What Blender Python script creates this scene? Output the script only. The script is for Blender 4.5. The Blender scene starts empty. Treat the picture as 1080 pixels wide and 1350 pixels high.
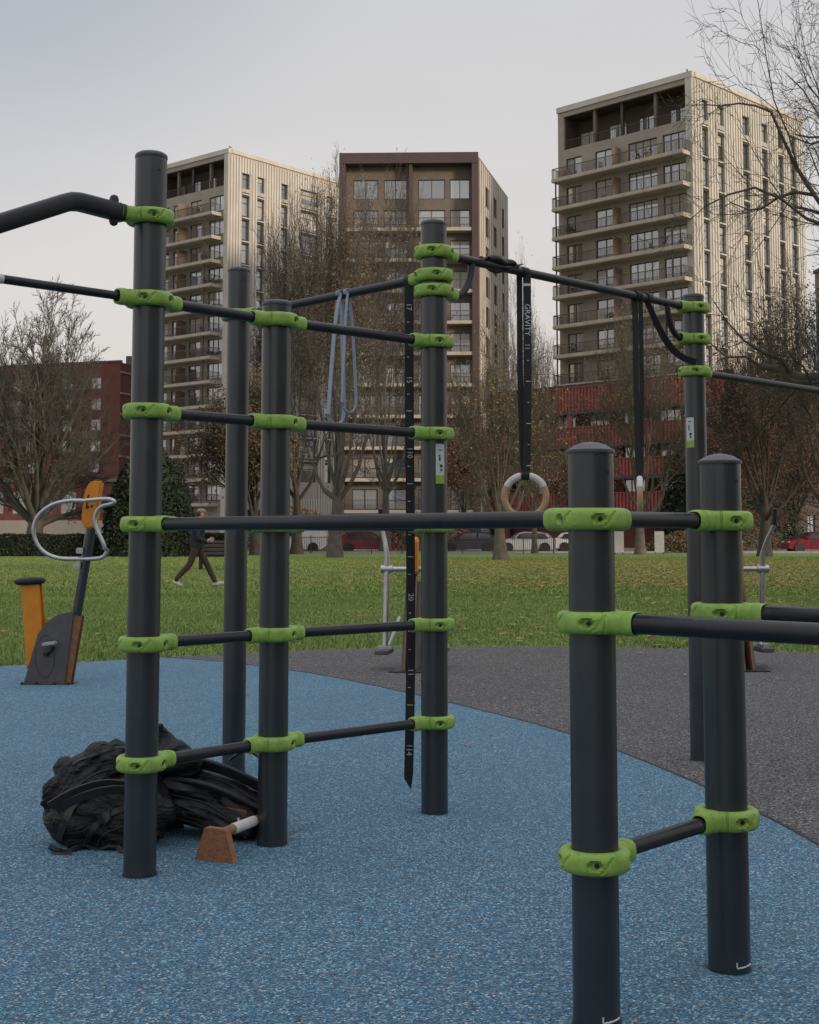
import bpy, bmesh, math, random
import numpy as np
from mathutils import Vector, Matrix, noise
R = math.radians
scene = bpy.context.scene
COL = scene.collection

# ------------------------------------------------------------------ camera
CAM_H = 1.14
FPX = 1800.0                       # focal length in pixels of a 1080 x 1350 frame
PITCH = math.atan(154.0 / FPX)
cam_d = bpy.data.cameras.new('camera')
cam_d.sensor_fit = 'VERTICAL'
cam_d.sensor_height = 36.0
cam_d.sensor_width = 28.8
cam_d.lens = 36.0 * FPX / 1350.0
cam_d.shift_y = -122.0 / 1350.0
cam_d.clip_start = 0.05
cam_d.clip_end = 3000.0
cam = bpy.data.objects.new('camera', cam_d)
COL.objects.link(cam)
cam.location = (0, 0, CAM_H)
cam.rotation_euler = (math.pi / 2 + PITCH, 0, 0)
scene.camera = cam

# ------------------------------------------------------------------ sky
SUN_DIR = Vector((0.75, -0.62, 0.20)).normalized()     # towards the sun
sun_el = math.asin(SUN_DIR.z)
sun_az = math.atan2(SUN_DIR.x, SUN_DIR.y)
world = bpy.data.worlds.new('World')
scene.world = world
world.use_nodes = True
wn = world.node_tree
wn.nodes.clear()
w_out = wn.nodes.new('ShaderNodeOutputWorld')
w_bg = wn.nodes.new('ShaderNodeBackground')
w_bg.inputs['Strength'].default_value = 0.1
w_sky = wn.nodes.new('ShaderNodeTexSky')
w_sky.sky_type = 'NISHITA'
w_sky.sun_disc = False
w_sky.sun_elevation = sun_el
w_sky.sun_rotation = sun_az
w_sky.dust_density = 3.0
w_tc = wn.nodes.new('ShaderNodeTexCoord')
w_sep = wn.nodes.new('ShaderNodeSeparateXYZ')
wn.links.new(w_tc.outputs['Generated'], w_sep.inputs[0])
w_map = wn.nodes.new('ShaderNodeMapping')
w_map.inputs['Scale'].default_value = (1.0, 1.0, 4.0)
wn.links.new(w_tc.outputs['Generated'], w_map.inputs[0])
w_noise = wn.nodes.new('ShaderNodeTexNoise')
w_noise.inputs['Scale'].default_value = 1.6
w_noise.inputs['Detail'].default_value = 4.0
w_noise.inputs['Roughness'].default_value = 0.45
wn.links.new(w_map.outputs[0], w_noise.inputs['Vector'])
w_ramp = wn.nodes.new('ShaderNodeValToRGB')            # overcast deck by height
cr = w_ramp.color_ramp
cr.elements[0].position = 0.0
cr.elements[0].color = (0.54, 0.495, 0.465, 1)
cr.elements[1].position = 1.0
cr.elements[1].color = (0.95, 0.98, 1.04, 1)
e = cr.elements.new(0.22); e.color = (0.56, 0.533, 0.52, 1)
e = cr.elements.new(0.38); e.color = (0.525, 0.522, 0.53, 1)
wn.links.new(w_sep.outputs['Z'], w_ramp.inputs[0])
w_cl = wn.nodes.new('ShaderNodeMapRange')
w_cl.inputs[1].default_value = 0.3; w_cl.inputs[2].default_value = 0.7
w_cl.inputs[3].default_value = 9.4; w_cl.inputs[4].default_value = 10.6
wn.links.new(w_noise.outputs['Fac'], w_cl.inputs[0])
w_dot = wn.nodes.new('ShaderNodeVectorMath'); w_dot.operation = 'DOT_PRODUCT'    # a thicker, bluer bank of cloud to the upper left
w_dot.inputs[1].default_value = Vector((-0.36, 0.80, 0.55)).normalized()
wn.links.new(w_tc.outputs['Generated'], w_dot.inputs[0])
w_bank = wn.nodes.new('ShaderNodeMapRange'); w_bank.interpolation_type = 'SMOOTHSTEP'
w_bank.inputs[1].default_value = 0.915; w_bank.inputs[2].default_value = 1.0; w_bank.inputs[3].default_value = 0.0; w_bank.inputs[4].default_value = 0.95
wn.links.new(w_dot.outputs['Value'], w_bank.inputs[0])
w_bmix = wn.nodes.new('ShaderNodeMixRGB'); w_bmix.inputs[2].default_value = (0.325, 0.355, 0.40, 1)
wn.links.new(w_bank.outputs[0], w_bmix.inputs[0]); wn.links.new(w_ramp.outputs[0], w_bmix.inputs[1])
w_sc = wn.nodes.new('ShaderNodeVectorMath'); w_sc.operation = 'SCALE'
wn.links.new(w_bmix.outputs[0], w_sc.inputs[0])
wn.links.new(w_cl.outputs[0], w_sc.inputs['Scale'])
w_mix = wn.nodes.new('ShaderNodeMixRGB')
w_mix.inputs[0].default_value = 0.9
wn.links.new(w_sky.outputs[0], w_mix.inputs[1])
wn.links.new(w_sc.outputs[0], w_mix.inputs[2])
wn.links.new(w_mix.outputs[0], w_bg.inputs['Color'])
wn.links.new(w_bg.outputs[0], w_out.inputs[0])

# ------------------------------------------------------------------ sun, low and veiled
sun_d = bpy.data.lights.new('sun', 'SUN')
sun_d.energy = 2.1
sun_d.angle = R(9)
sun_d.color = (1.0, 0.82, 0.63)
sun = bpy.data.objects.new('sun', sun_d)
COL.objects.link(sun)
sun.rotation_euler = (-SUN_DIR).to_track_quat('-Z', 'Y').to_euler()

scene.view_settings.view_transform = 'Standard'
scene.view_settings.look = 'None'
scene.view_settings.gamma = 1.0
scene.view_settings.exposure = 0.40
scene.render.resolution_x = 819
scene.render.resolution_y = 1024

# ------------------------------------------------------------------ helpers
def ray(u, v):
    x = (u - 540) / FPX; y = (553 - v) / FPX
    return (x, math.cos(PITCH) - y * math.sin(PITCH), math.sin(PITCH) + y * math.cos(PITCH))
def gnd(u, v):
    """ground point seen at a photograph pixel"""
    d = ray(u, v); t = -CAM_H / d[2]
    return Vector((d[0] * t, d[1] * t, 0))
def at(u, v, Y):
    d = ray(u, v); t = Y / d[1]
    return Vector((d[0] * t, Y, CAM_H + d[2] * t))

def tag(o, label=None, cat=None, group=None, kind=None):
    if label: o['label'] = label
    if cat: o['category'] = cat
    if group: o['group'] = group
    if kind: o['kind'] = kind
    return o
def empty(name, loc=(0, 0, 0), rz=0.0, label=None, cat=None, group=None):
    o = bpy.data.objects.new(name, None)
    o.empty_display_size = 0.1
    COL.objects.link(o)
    o.location = loc; o.rotation_euler = (0, 0, rz)
    return tag(o, label, cat, group)
def link(name, me, parent=None, loc=None, rot=None):
    o = bpy.data.objects.new(name, me)
    COL.objects.link(o)
    if parent: o.parent = parent
    if loc is not None: o.location = loc
    if rot is not None: o.rotation_euler = rot
    return o
def copy_tree(o, parent=None):
    c = o.copy(); COL.objects.link(c)
    if parent: c.parent = parent
    for ch in o.children: copy_tree(ch, c)
    return c

class MB:
    def __init__(s): s.v = []; s.f = []
    def add(s, vs, fs):
        n = len(s.v); s.v.extend([tuple(p) for p in vs]); s.f.extend([tuple(i + n for i in q) for q in fs])
    def box(s, c, size, M=None):
        x, y, z = size[0] / 2, size[1] / 2, size[2] / 2
        vs = [Vector((a * x, b * y, d * z)) for a in (-1, 1) for b in (-1, 1) for d in (-1, 1)]
        if M is not None: vs = [M @ p for p in vs]
        c = Vector(c)
        s.add([p + c for p in vs], [(0, 1, 3, 2), (4, 6, 7, 5), (0, 4, 5, 1), (2, 3, 7, 6), (0, 2, 6, 4), (1, 5, 7, 3)])
        return s
    def hexa(s, a, d, n, s0, s1, z0, z1, t0, t1):
        """box in a wall's own frame: s along, z up, t out of the wall"""
        vs = []
        for ss in (s0, s1):
            for tt in (t0, t1):
                for zz in (z0, z1):
                    vs.append((a[0] + d[0] * ss + n[0] * tt, a[1] + d[1] * ss + n[1] * tt, zz))
        s.add(vs, [(0, 1, 3, 2), (4, 6, 7, 5), (0, 4, 5, 1), (2, 3, 7, 6), (0, 2, 6, 4), (1, 5, 7, 3)])
        return s
    def tube(s, pts, rad, n=12, caps=True, flat=1.0, up=None):
        pts = [Vector(p) for p in pts]
        if not hasattr(rad, '__len__'): rad = [rad] * len(pts)
        base = len(s.v); prev = None
        for i, p in enumerate(pts):
            if i == 0: t = pts[1] - pts[0]
            elif i == len(pts) - 1: t = pts[-1] - pts[-2]
            else: t = (pts[i + 1] - p).normalized() + (p - pts[i - 1]).normalized()
            t.normalize()
            if prev is None:
                ref = Vector(up) if up is not None else (Vector((0, 0, 1)) if abs(t.z) < 0.9 else Vector((1, 0, 0)))
            else: ref = prev
            a = ref - t * ref.dot(t)
            if a.length < 1e-6: a = t.orthogonal()
            a.normalize(); b = t.cross(a); prev = a
            r = rad[i]
            for k in range(n):
                w = 2 * math.pi * k / n
                q = p + a * (math.cos(w) * r * flat) + b * (math.sin(w) * r)
                s.v.append((q.x, q.y, q.z))
        for i in range(len(pts) - 1):
            for k in range(n):
                k2 = (k + 1) % n
                s.f.append((base + i * n + k, base + i * n + k2, base + (i + 1) * n + k2, base + (i + 1) * n + k))
        if caps:
            s.f.append(tuple(base + k for k in range(n))[::-1])
            e = base + (len(pts) - 1) * n
            s.f.append(tuple(e + k for k in range(n)))
        return s
    def ribbon(s, pts, widths, w, th):
        """flat strap: widths = direction of its width"""
        pts = [Vector(p) for p in pts]; n = len(pts); base = len(s.v)
        for i, p in enumerate(pts):
            t = (pts[min(i + 1, n - 1)] - pts[max(i - 1, 0)]).normalized()
            wd = Vector(widths[i] if isinstance(widths, list) else widths)
            wd = (wd - t * wd.dot(t)).normalized()
            nn = t.cross(wd)
            for a, b in ((-1, -1), (1, -1), (1, 1), (-1, 1)):
                q = p + wd * (a * w / 2) + nn * (b * th / 2); s.v.append((q.x, q.y, q.z))
        for i in range(n - 1):
            for k in range(4):
                k2 = (k + 1) % 4
                s.f.append((base + i * 4 + k, base + i * 4 + k2, base + i * 4 + 4 + k2, base + i * 4 + 4 + k))
        s.f.append((base + 3, base + 2, base + 1, base)); e = base + 4 * (n - 1)
        s.f.append((e, e + 1, e + 2, e + 3))
        return s
    def lathe(s, prof, n=32, c=(0, 0, 0)):
        base = len(s.v)
        for r, z in prof:
            for k in range(n):
                w = 2 * math.pi * k / n
                s.v.append((c[0] + r * math.cos(w), c[1] + r * math.sin(w), c[2] + z))
        for i in range(len(prof) - 1):
            for k in range(n):
                k2 = (k + 1) % n
                s.f.append((base + i * n + k, base + i * n + k2, base + (i + 1) * n + k2, base + (i + 1) * n + k))
        s.f.append(tuple(base + k for k in range(n))[::-1])
        e = base + (len(prof) - 1) * n
        s.f.append(tuple(e + k for k in range(n)))
        return s
    def prism(s, outline, t0, t1, fn):
        """outline (a, b) pairs extruded from t0 to t1; fn(a, b, t) -> xyz"""
        n = len(outline)
        vs = [fn(a, b, t0) for a, b in outline] + [fn(a, b, t1) for a, b in outline]
        fs = [tuple(range(n))[::-1], tuple(range(n, 2 * n))]
        fs += [(i, (i + 1) % n, n + (i + 1) % n, n + i) for i in range(n)]
        s.add(vs, fs); return s
    def mesh(s, name, mat, smooth=False):
        me = bpy.data.meshes.new(name)
        me.from_pydata(s.v, [], s.f); me.update()
        if mat is not None: me.materials.append(mat)
        if smooth:
            me.polygons.foreach_set('use_smooth', [True] * len(me.polygons))
            me.set_sharp_from_angle(angle=R(40))
        return me
    def build(s, name, mat, parent=None, loc=None, smooth=False, bevel=0.0, rot=None):
        me = s.mesh(name, mat, smooth)
        bm = bmesh.new(); bm.from_mesh(me)
        bmesh.ops.recalc_face_normals(bm, faces=bm.faces)
        if bevel > 0:
            bmesh.ops.bevel(bm, geom=list(bm.edges), offset=bevel, segments=2, affect='EDGES', clamp_overlap=True)
        bm.to_mesh(me); bm.free()
        if smooth or bevel > 0:
            me.polygons.foreach_set('use_smooth', [True] * len(me.polygons))
            me.set_sharp_from_angle(angle=R(38))
        return link(name, me, parent, loc, rot)

def evaluated(o):
    dg = bpy.context.evaluated_depsgraph_get(); dg.update()
    return bpy.data.meshes.new_from_object(o.evaluated_get(dg))
def text_mesh(body, size, mat):
    cu = bpy.data.curves.new('lettering', 'FONT')
    cu.body = body; cu.size = size; cu.align_x = 'CENTER'; cu.align_y = 'CENTER'
    cu.resolution_u = 2
    o = bpy.data.objects.new('lettering', cu); COL.objects.link(o)
    me = evaluated(o)
    bpy.data.objects.remove(o); bpy.data.curves.remove(cu)
    me.materials.clear(); me.materials.append(mat)
    return me
def remeshed(mb, voxel, name):
    me = mb.mesh(name, None)
    o = bpy.data.objects.new(name, me); COL.objects.link(o)
    m = o.modifiers.new('r', 'REMESH'); m.mode = 'VOXEL'; m.voxel_size = voxel
    out = evaluated(o)
    bpy.data.objects.remove(o); bpy.data.meshes.remove(me)
    return out

# ------------------------------------------------------------------ materials
def nodes_of(name):
    m = bpy.data.materials.new(name); m.use_nodes = True
    nt = m.node_tree; b = nt.nodes['Principled BSDF']
    return m, nt, b
def mat(name, col, rough=0.6, metal=0.0, var=0.15, scale=6.0, bump=0.0, bscale=60.0, spec=0.5, objvar=0.0, stretch=None):
    """paint, cloth, stone ...: a base colour with uneven tone, uneven gloss and fine relief"""
    m, nt, b = nodes_of(name)
    tc = nt.nodes.new('ShaderNodeTexCoord')
    mp = nt.nodes.new('ShaderNodeMapping')
    if stretch: mp.inputs['Scale'].default_value = stretch
    nt.links.new(tc.outputs['Object'], mp.inputs[0])
    nz = nt.nodes.new('ShaderNodeTexNoise'); nz.inputs['Scale'].default_value = scale
    nz.inputs['Detail'].default_value = 5.0; nz.inputs['Roughness'].default_value = 0.6
    nt.links.new(mp.outputs[0], nz.inputs['Vector'])
    mr = nt.nodes.new('ShaderNodeMapRange')
    mr.inputs[1].default_value = 0.3; mr.inputs[2].default_value = 0.7
    mr.inputs[3].default_value = 1 - var; mr.inputs[4].default_value = 1 + var
    nt.links.new(nz.outputs['Fac'], mr.inputs[0])
    sc = nt.nodes.new('ShaderNodeVectorMath'); sc.operation = 'SCALE'
    sc.inputs[0].default_value = col[:3]
    last = mr.outputs[0]
    if objvar > 0:
        oi = nt.nodes.new('ShaderNodeObjectInfo')
        m2 = nt.nodes.new('ShaderNodeMapRange')
        m2.inputs[3].default_value = 1 - objvar; m2.inputs[4].default_value = 1 + objvar
        nt.links.new(oi.outputs['Random'], m2.inputs[0])
        mu = nt.nodes.new('ShaderNodeMath'); mu.operation = 'MULTIPLY'
        nt.links.new(last, mu.inputs[0]); nt.links.new(m2.outputs[0], mu.inputs[1]); last = mu.outputs[0]
    nt.links.new(last, sc.inputs['Scale'])
    nt.links.new(sc.outputs[0], b.inputs['Base Color'])
    b.inputs['Metallic'].default_value = metal
    b.inputs['Specular IOR Level'].default_value = spec
    r2 = nt.nodes.new('ShaderNodeMapRange')
    r2.inputs[3].default_value = max(0.02, rough - 0.08); r2.inputs[4].default_value = min(1, rough + 0.08)
    nt.links.new(nz.outputs['Fac'], r2.inputs[0]); nt.links.new(r2.outputs[0], b.inputs['Roughness'])
    if bump > 0:
        n2 = nt.nodes.new('ShaderNodeTexNoise'); n2.inputs['Scale'].default_value = bscale
        n2.inputs['Detail'].default_value = 3.0
        nt.links.new(mp.outputs[0], n2.inputs['Vector'])
        bp = nt.nodes.new('ShaderNodeBump'); bp.inputs['Strength'].default_value = bump
        bp.inputs['Distance'].default_value = 0.01
        nt.links.new(n2.outputs['Fac'], bp.inputs['Height']); nt.links.new(bp.outputs[0], b.inputs['Normal'])
    return m

def granule_mat(name, stops, scale, blotch, rough=0.85, sheen=0.0):
    """bonded rubber crumb: every granule has its own tone, with broad worn blotches"""
    m, nt, b = nodes_of(name)
    tc = nt.nodes.new('ShaderNodeTexCoord')
    vo = nt.nodes.new('ShaderNodeTexVoronoi'); vo.inputs['Scale'].default_value = scale
    vo.inputs['Randomness'].default_value = 1.0
    nt.links.new(tc.outputs['Object'], vo.inputs['Vector'])
    sp = nt.nodes.new('ShaderNodeSeparateColor'); nt.links.new(vo.outputs['Color'], sp.inputs[0])
    rp = nt.nodes.new('ShaderNodeValToRGB'); rp.color_ramp.interpolation = 'CONSTANT'
    els = rp.color_ramp.elements
    els[0].position = 0; els[0].color = (*stops[0][1], 1)
    els[1].position = stops[1][0]; els[1].color = (*stops[1][1], 1)
    for p, c in stops[2:]:
        q = els.new(p); q.color = (*c, 1)
    nt.links.new(sp.outputs[0], rp.inputs[0])
    n1 = nt.nodes.new('ShaderNodeTexNoise'); n1.inputs['Scale'].default_value = 0.9
    n1.inputs['Detail'].default_value = 6.0; n1.inputs['Roughness'].default_value = 0.65
    nt.links.new(tc.outputs['Object'], n1.inputs['Vector'])
    n3 = nt.nodes.new('ShaderNodeTexNoise'); n3.inputs['Scale'].default_value = 14
    n3.inputs['Detail'].default_value = 4.0
    nt.links.new(tc.outputs['Object'], n3.inputs['Vector'])
    ad = nt.nodes.new('ShaderNodeMath'); ad.operation = 'ADD'
    nt.links.new(n1.outputs['Fac'], ad.inputs[0]); nt.links.new(n3.outputs['Fac'], ad.inputs[1])
    mr = nt.nodes.new('ShaderNodeMapRange'); mr.inputs[1].default_value = 0.7; mr.inputs[2].default_value = 1.3
    mr.inputs[3].default_value = 1 - blotch; mr.inputs[4].default_value = 1 + blotch
    n4 = nt.nodes.new('ShaderNodeTexNoise'); n4.inputs['Scale'].default_value = 0.45; n4.inputs['Detail'].default_value = 3.0
    n4.inputs['Distortion'].default_value = 0.8
    nt.links.new(tc.outputs['Object'], n4.inputs['Vector'])
    st = nt.nodes.new('ShaderNodeMapRange'); st.inputs[1].default_value = 0.50; st.inputs[2].default_value = 0.62; st.inputs[3].default_value = 0.0; st.inputs[4].default_value = -0.14
    nt.links.new(n4.outputs['Fac'], st.inputs[0])
    ad2 = nt.nodes.new('ShaderNodeMath'); ad2.operation = 'ADD'
    nt.links.new(ad.outputs[0], ad2.inputs[0]); nt.links.new(st.outputs[0], ad2.inputs[1])
    nt.links.new(ad2.outputs[0], mr.inputs[0])
    sc = nt.nodes.new('ShaderNodeVectorMath'); sc.operation = 'SCALE'
    nt.links.new(rp.outputs[0], sc.inputs[0]); nt.links.new(mr.outputs[0], sc.inputs['Scale'])
    nt.links.new(sc.outputs[0], b.inputs['Base Color'])
    b.inputs['Roughness'].default_value = rough
    b.inputs['Specular IOR Level'].default_value = 0.4
    b.inputs['Sheen Weight'].default_value = sheen
    b.inputs['Sheen Roughness'].default_value = 0.45
    b.inputs['Sheen Tint'].default_value = (0.35, 0.68, 1.0, 1)
    bp = nt.nodes.new('ShaderNodeBump'); bp.inputs['Strength'].default_value = 0.8
    bp.inputs['Distance'].default_value = 0.005; bp.invert = True
    nt.links.new(vo.outputs['Distance'], bp.inputs['Height']); nt.links.new(bp.outputs[0], b.inputs['Normal'])
    return m

def glass_mat(name, tint, spec=1.0, ior=1.9):
    m, nt, b = nodes_of(name)
    oi = nt.nodes.new('ShaderNodeObjectInfo')
    rp = nt.nodes.new('ShaderNodeValToRGB'); rp.color_ramp.interpolation = 'CONSTANT'
    e = rp.color_ramp.elements
    e[0].position = 0; e[0].color = (*[c * 0.35 for c in tint], 1)
    e[1].position = 0.35; e[1].color = (*tint, 1)
    q = e.new(0.7); q.color = (*[min(1, c * 1.7) for c in tint], 1)
    nt.links.new(oi.outputs['Random'], rp.inputs[0])
    nt.links.new(rp.outputs[0], b.inputs['Base Color'])
    b.inputs['Roughness'].default_value = 0.06
    b.inputs['IOR'].default_value = ior
    b.inputs['Specular IOR Level'].default_value = spec
    return m

def leaf_mat(name, cols, rough=0.6):
    m, nt, b = nodes_of(name)
    gi = nt.nodes.new('ShaderNodeNewGeometry')
    rp = nt.nodes.new('ShaderNodeValToRGB')
    e = rp.color_ramp.elements
    e[0].position = 0; e[0].color = (*cols[0], 1); e[1].position = 1; e[1].color = (*cols[-1], 1)
    for i, c in enumerate(cols[1:-1]):
        q = e.new((i + 1) / (len(cols) - 1)); q.color = (*c, 1)
    nt.links.new(gi.outputs['Random Per Island'], rp.inputs[0])
    nt.links.new(rp.outputs[0], b.inputs['Base Color'])
    b.inputs['Roughness'].default_value = rough
    b.inputs['Specular IOR Level'].default_value = 0.25
    return m

def worn(m, scuff, amount, scale=(60, 60, 14), thr=0.66):
    """add pale scuffs and dust flecks of their own shape to a painted surface"""
    nt = m.node_tree; b = nt.nodes['Principled BSDF']
    src = b.inputs['Base Color'].links[0].from_socket
    tc = nt.nodes.new('ShaderNodeTexCoord'); mp = nt.nodes.new('ShaderNodeMapping'); mp.inputs['Scale'].default_value = scale
    oi = nt.nodes.new('ShaderNodeObjectInfo'); ml = nt.nodes.new('ShaderNodeMath'); ml.operation = 'MULTIPLY'; ml.inputs[1].default_value = 40
    nt.links.new(oi.outputs['Random'], ml.inputs[0]); nt.links.new(ml.outputs[0], mp.inputs['Location'])
    nt.links.new(tc.outputs['Object'], mp.inputs[0])
    n1 = nt.nodes.new('ShaderNodeTexNoise'); n1.inputs['Scale'].default_value = 1.0; n1.inputs['Detail'].default_value = 6.0; n1.inputs['Roughness'].default_value = 0.7
    nt.links.new(mp.outputs[0], n1.inputs['Vector'])
    mr = nt.nodes.new('ShaderNodeMapRange'); mr.inputs[1].default_value = thr; mr.inputs[2].default_value = thr + .1; mr.inputs[4].default_value = amount
    nt.links.new(n1.outputs['Fac'], mr.inputs[0])
    mx = nt.nodes.new('ShaderNodeMixRGB'); mx.inputs[2].default_value = (*scuff, 1)
    nt.links.new(mr.outputs[0], mx.inputs[0]); nt.links.new(src, mx.inputs[1]); nt.links.new(mx.outputs[0], b.inputs['Base Color'])
M = {}
M['post'] = mat('post_paint', (0.0195, 0.0245, 0.031), 0.31, 0, 0.25, 4, 0.05, 260, 0.75)
worn(M['post'], (0.085, 0.09, 0.095), .55)
M['cap'] = mat('cap_paint', (0.05, 0.055, 0.065), 0.42, 0, 0.2, 30)
M['bar'] = mat('bar_paint', (0.015, 0.016, 0.021), 0.38, 0, 0.35, 9, 0.04, 300, 0.4)
worn(M['bar'], (0.10, 0.10, 0.10), .6, (40, 40, 40), .62)
M['green'] = mat('clamp_green', (0.245, 0.40, 0.075), 0.46, 0, 0.18, 22, 0.12, 160, 0.4)
worn(M['green'], (0.09, 0.11, 0.045), .55, (34, 34, 50), .58)
M['dark'] = mat('dark_steel', (0.02, 0.02, 0.022), 0.45, 0.3, 0.2, 40)
M['steel'] = mat('brushed_steel', (0.45, 0.45, 0.46), 0.38, 0.85, 0.12, 20)
M['galv'] = mat('galvanised_steel', (0.42, 0.43, 0.44), 0.5, 0.5, 0.15, 12)
M['orange'] = mat('orange_paint', (0.62, 0.22, 0.012), 0.5, 0, 0.12, 9)
M['panel'] = mat('grey_board', (0.085, 0.082, 0.085), 0.6, 0, 0.2, 9)
M['plyedge'] = mat('board_edge', (0.22, 0.105, 0.05), 0.7, 0, 0.25, 30)
M['strap'] = mat('strap_webbing', (0.012, 0.012, 0.017), 0.7, 0, 0.2, 60, 0.3, 900)
M['print'] = mat('white_print', (0.55, 0.57, 0.6), 0.7, 0, 0.25, 120)
M['tape'] = mat('white_tape', (0.6, 0.58, 0.55), 0.75, 0, 0.15, 40, 0.2, 200)
M['wood'] = mat('ring_wood', (0.42, 0.27, 0.15), 0.5, 0, 0.2, 20, 0.1, 60, stretch=(1, 1, 6))
M['walnut'] = mat('block_wood', (0.26, 0.115, 0.05), 0.5, 0, 0.35, 12, 0.15, 60, stretch=(2, 8, 8))
M['band'] = mat('rubber_band', (0.26, 0.32, 0.41), 0.6, 0, 0.15, 30)
M['label_white'] = mat('label_white', (0.50, 0.52, 0.53), 0.5, 0, 0.08, 60)
M['label_green'] = mat('label_green', (0.27, 0.38, 0.06), 0.5, 0, 0.1, 60)
M['black_cloth'] = mat('black_cloth', (0.0055, 0.0057, 0.008), 0.62, 0, 0.35, 14, 0.25, 700, 0.5)
M['black_nylon'] = mat('black_nylon', (0.0065, 0.0068, 0.0095), 0.5, 0, 0.3, 25, 0.25, 900, 0.5)
def creased(m, scale, strength, dist):
    nt = m.node_tree; b = nt.nodes['Principled BSDF']
    tc = nt.nodes.new('ShaderNodeTexCoord'); mp = nt.nodes.new('ShaderNodeMapping'); mp.inputs['Scale'].default_value = scale; mp.inputs['Rotation'].default_value = (0, R(32), R(10))
    n1 = nt.nodes.new('ShaderNodeTexNoise'); n1.inputs['Detail'].default_value = 3.0; n1.inputs['Scale'].default_value = 1.0; n1.inputs['Distortion'].default_value = 1.2
    nt.links.new(tc.outputs['Object'], mp.inputs[0]); nt.links.new(mp.outputs[0], n1.inputs['Vector'])
    bp = nt.nodes.new('ShaderNodeBump'); bp.inputs['Strength'].default_value = strength; bp.inputs['Distance'].default_value = dist
    old = b.inputs['Normal'].links[0].from_socket if b.inputs['Normal'].links else None
    if old: nt.links.new(old, bp.inputs['Normal'])
    nt.links.new(n1.outputs['Fac'], bp.inputs['Height']); nt.links.new(bp.outputs[0], b.inputs['Normal'])
creased(M['black_cloth'], (12, 12, 34), .9, .03); creased(M['black_nylon'], (9, 9, 30), .7, .02)
M['rubber'] = mat('black_rubber', (0.012, 0.012, 0.012), 0.7, 0, 0.2, 30)
M['blue_floor'] = granule_mat('blue_rubber_granules', [(0, (0.002, 0.005, 0.009)), (0.27, (0.012, 0.05, 0.10)), (0.44, (0.026, 0.108, 0.185)), (0.62, (0.04, 0.152, 0.24)), (0.78, (0.14, 0.29, 0.38)), (0.88, (0.42, 0.51, 0.54)), (0.94, (0.24, 0.18, 0.12))], 172, 0.2, sheen=0.55)
M['grey_floor'] = granule_mat('grey_rubber_granules', [(0, (0.02, 0.02, 0.022)), (0.28, (0.075, 0.073, 0.077)), (0.6, (0.12, 0.115, 0.122)), (0.85, (0.21, 0.20, 0.20)), (0.96, (0.36, 0.34, 0.31))], 140, 0.16)
M['bark'] = mat('bark', (0.048, 0.041, 0.036), 0.9, 0, 0.35, 3, 0.5, 18)
M['bark_pale'] = mat('bark_pale', (0.11, 0.095, 0.075), 0.9, 0, 0.35, 3, 0.5, 18)
M['leaf_rust'] = leaf_mat('russet_leaves', [(0.05, 0.032, 0.02), (0.095, 0.058, 0.032), (0.13, 0.08, 0.036), (0.12, 0.10, 0.042), (0.19, 0.14, 0.05)])
M['leaf_red'] = leaf_mat('red_brown_leaves', [(0.05, 0.025, 0.018), (0.11, 0.045, 0.025), (0.14, 0.06, 0.03), (0.10, 0.07, 0.035)])
M['leaf_yellow'] = leaf_mat('yellowing_leaves', [(0.08, 0.075, 0.025), (0.15, 0.12, 0.035), (0.24, 0.18, 0.045)])
M['leaf_dark'] = leaf_mat('evergreen_leaves', [(0.010, 0.015, 0.012), (0.02, 0.03, 0.018), (0.035, 0.05, 0.025), (0.03, 0.04, 0.02)])
M['leaf_fallen'] = leaf_mat('fallen_leaves', [(0.14, 0.08, 0.025), (0.28, 0.19, 0.035), (0.36, 0.27, 0.06), (0.22, 0.12, 0.04)])
M['grass'] = leaf_mat('grass_blades', [(0.095, 0.15, 0.036), (0.155, 0.232, 0.056), (0.205, 0.275, 0.075), (0.26, 0.285, 0.10)], 0.55)

# ================================================================== ground
def lawn_mat():
    m, nt, b = nodes_of('lawn')
    tc = nt.nodes.new('ShaderNodeTexCoord')
    n1 = nt.nodes.new('ShaderNodeTexNoise'); n1.inputs['Scale'].default_value = 0.35; n1.inputs['Detail'].default_value = 8
    n1.inputs['Roughness'].default_value = 0.7
    n2 = nt.nodes.new('ShaderNodeTexNoise'); n2.inputs['Scale'].default_value = 18; n2.inputs['Detail'].default_value = 6
    for n in (n1, n2): nt.links.new(tc.outputs['Object'], n.inputs['Vector'])
    ad = nt.nodes.new('ShaderNodeMath'); ad.operation = 'ADD'
    nt.links.new(n1.outputs['Fac'], ad.inputs[0]); nt.links.new(n2.outputs['Fac'], ad.inputs[1])
    mr = nt.nodes.new('ShaderNodeMapRange'); mr.inputs[1].default_value = 0.7; mr.inputs[2].default_value = 1.3
    nt.links.new(ad.outputs[0], mr.inputs[0])
    rp = nt.nodes.new('ShaderNodeValToRGB'); e = rp.color_ramp.elements
    e[0].color = (0.095, 0.14, 0.036, 1); e[1].color = (0.24, 0.26, 0.09, 1)
    q = e.new(0.5); q.color = (0.155, 0.212, 0.054, 1)
    nt.links.new(mr.outputs[0], rp.inputs[0])
    nt.links.new(rp.outputs[0], b.inputs['Base Color'])
    b.inputs['Roughness'].default_value = 0.9; b.inputs['Specular IOR Level'].default_value = 0.15
    bp = nt.nodes.new('ShaderNodeBump'); bp.inputs['Strength'].default_value = 0.6; bp.inputs['Distance'].default_value = 0.03
    nt.links.new(n2.outputs['Fac'], bp.inputs['Height']); nt.links.new(bp.outputs[0], b.inputs['Normal'])
    return m
M['lawn'] = lawn_mat()
M['asphalt'] = mat('asphalt', (0.05, 0.05, 0.052), 0.85, 0, 0.2, 4, 0.3, 80)
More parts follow.
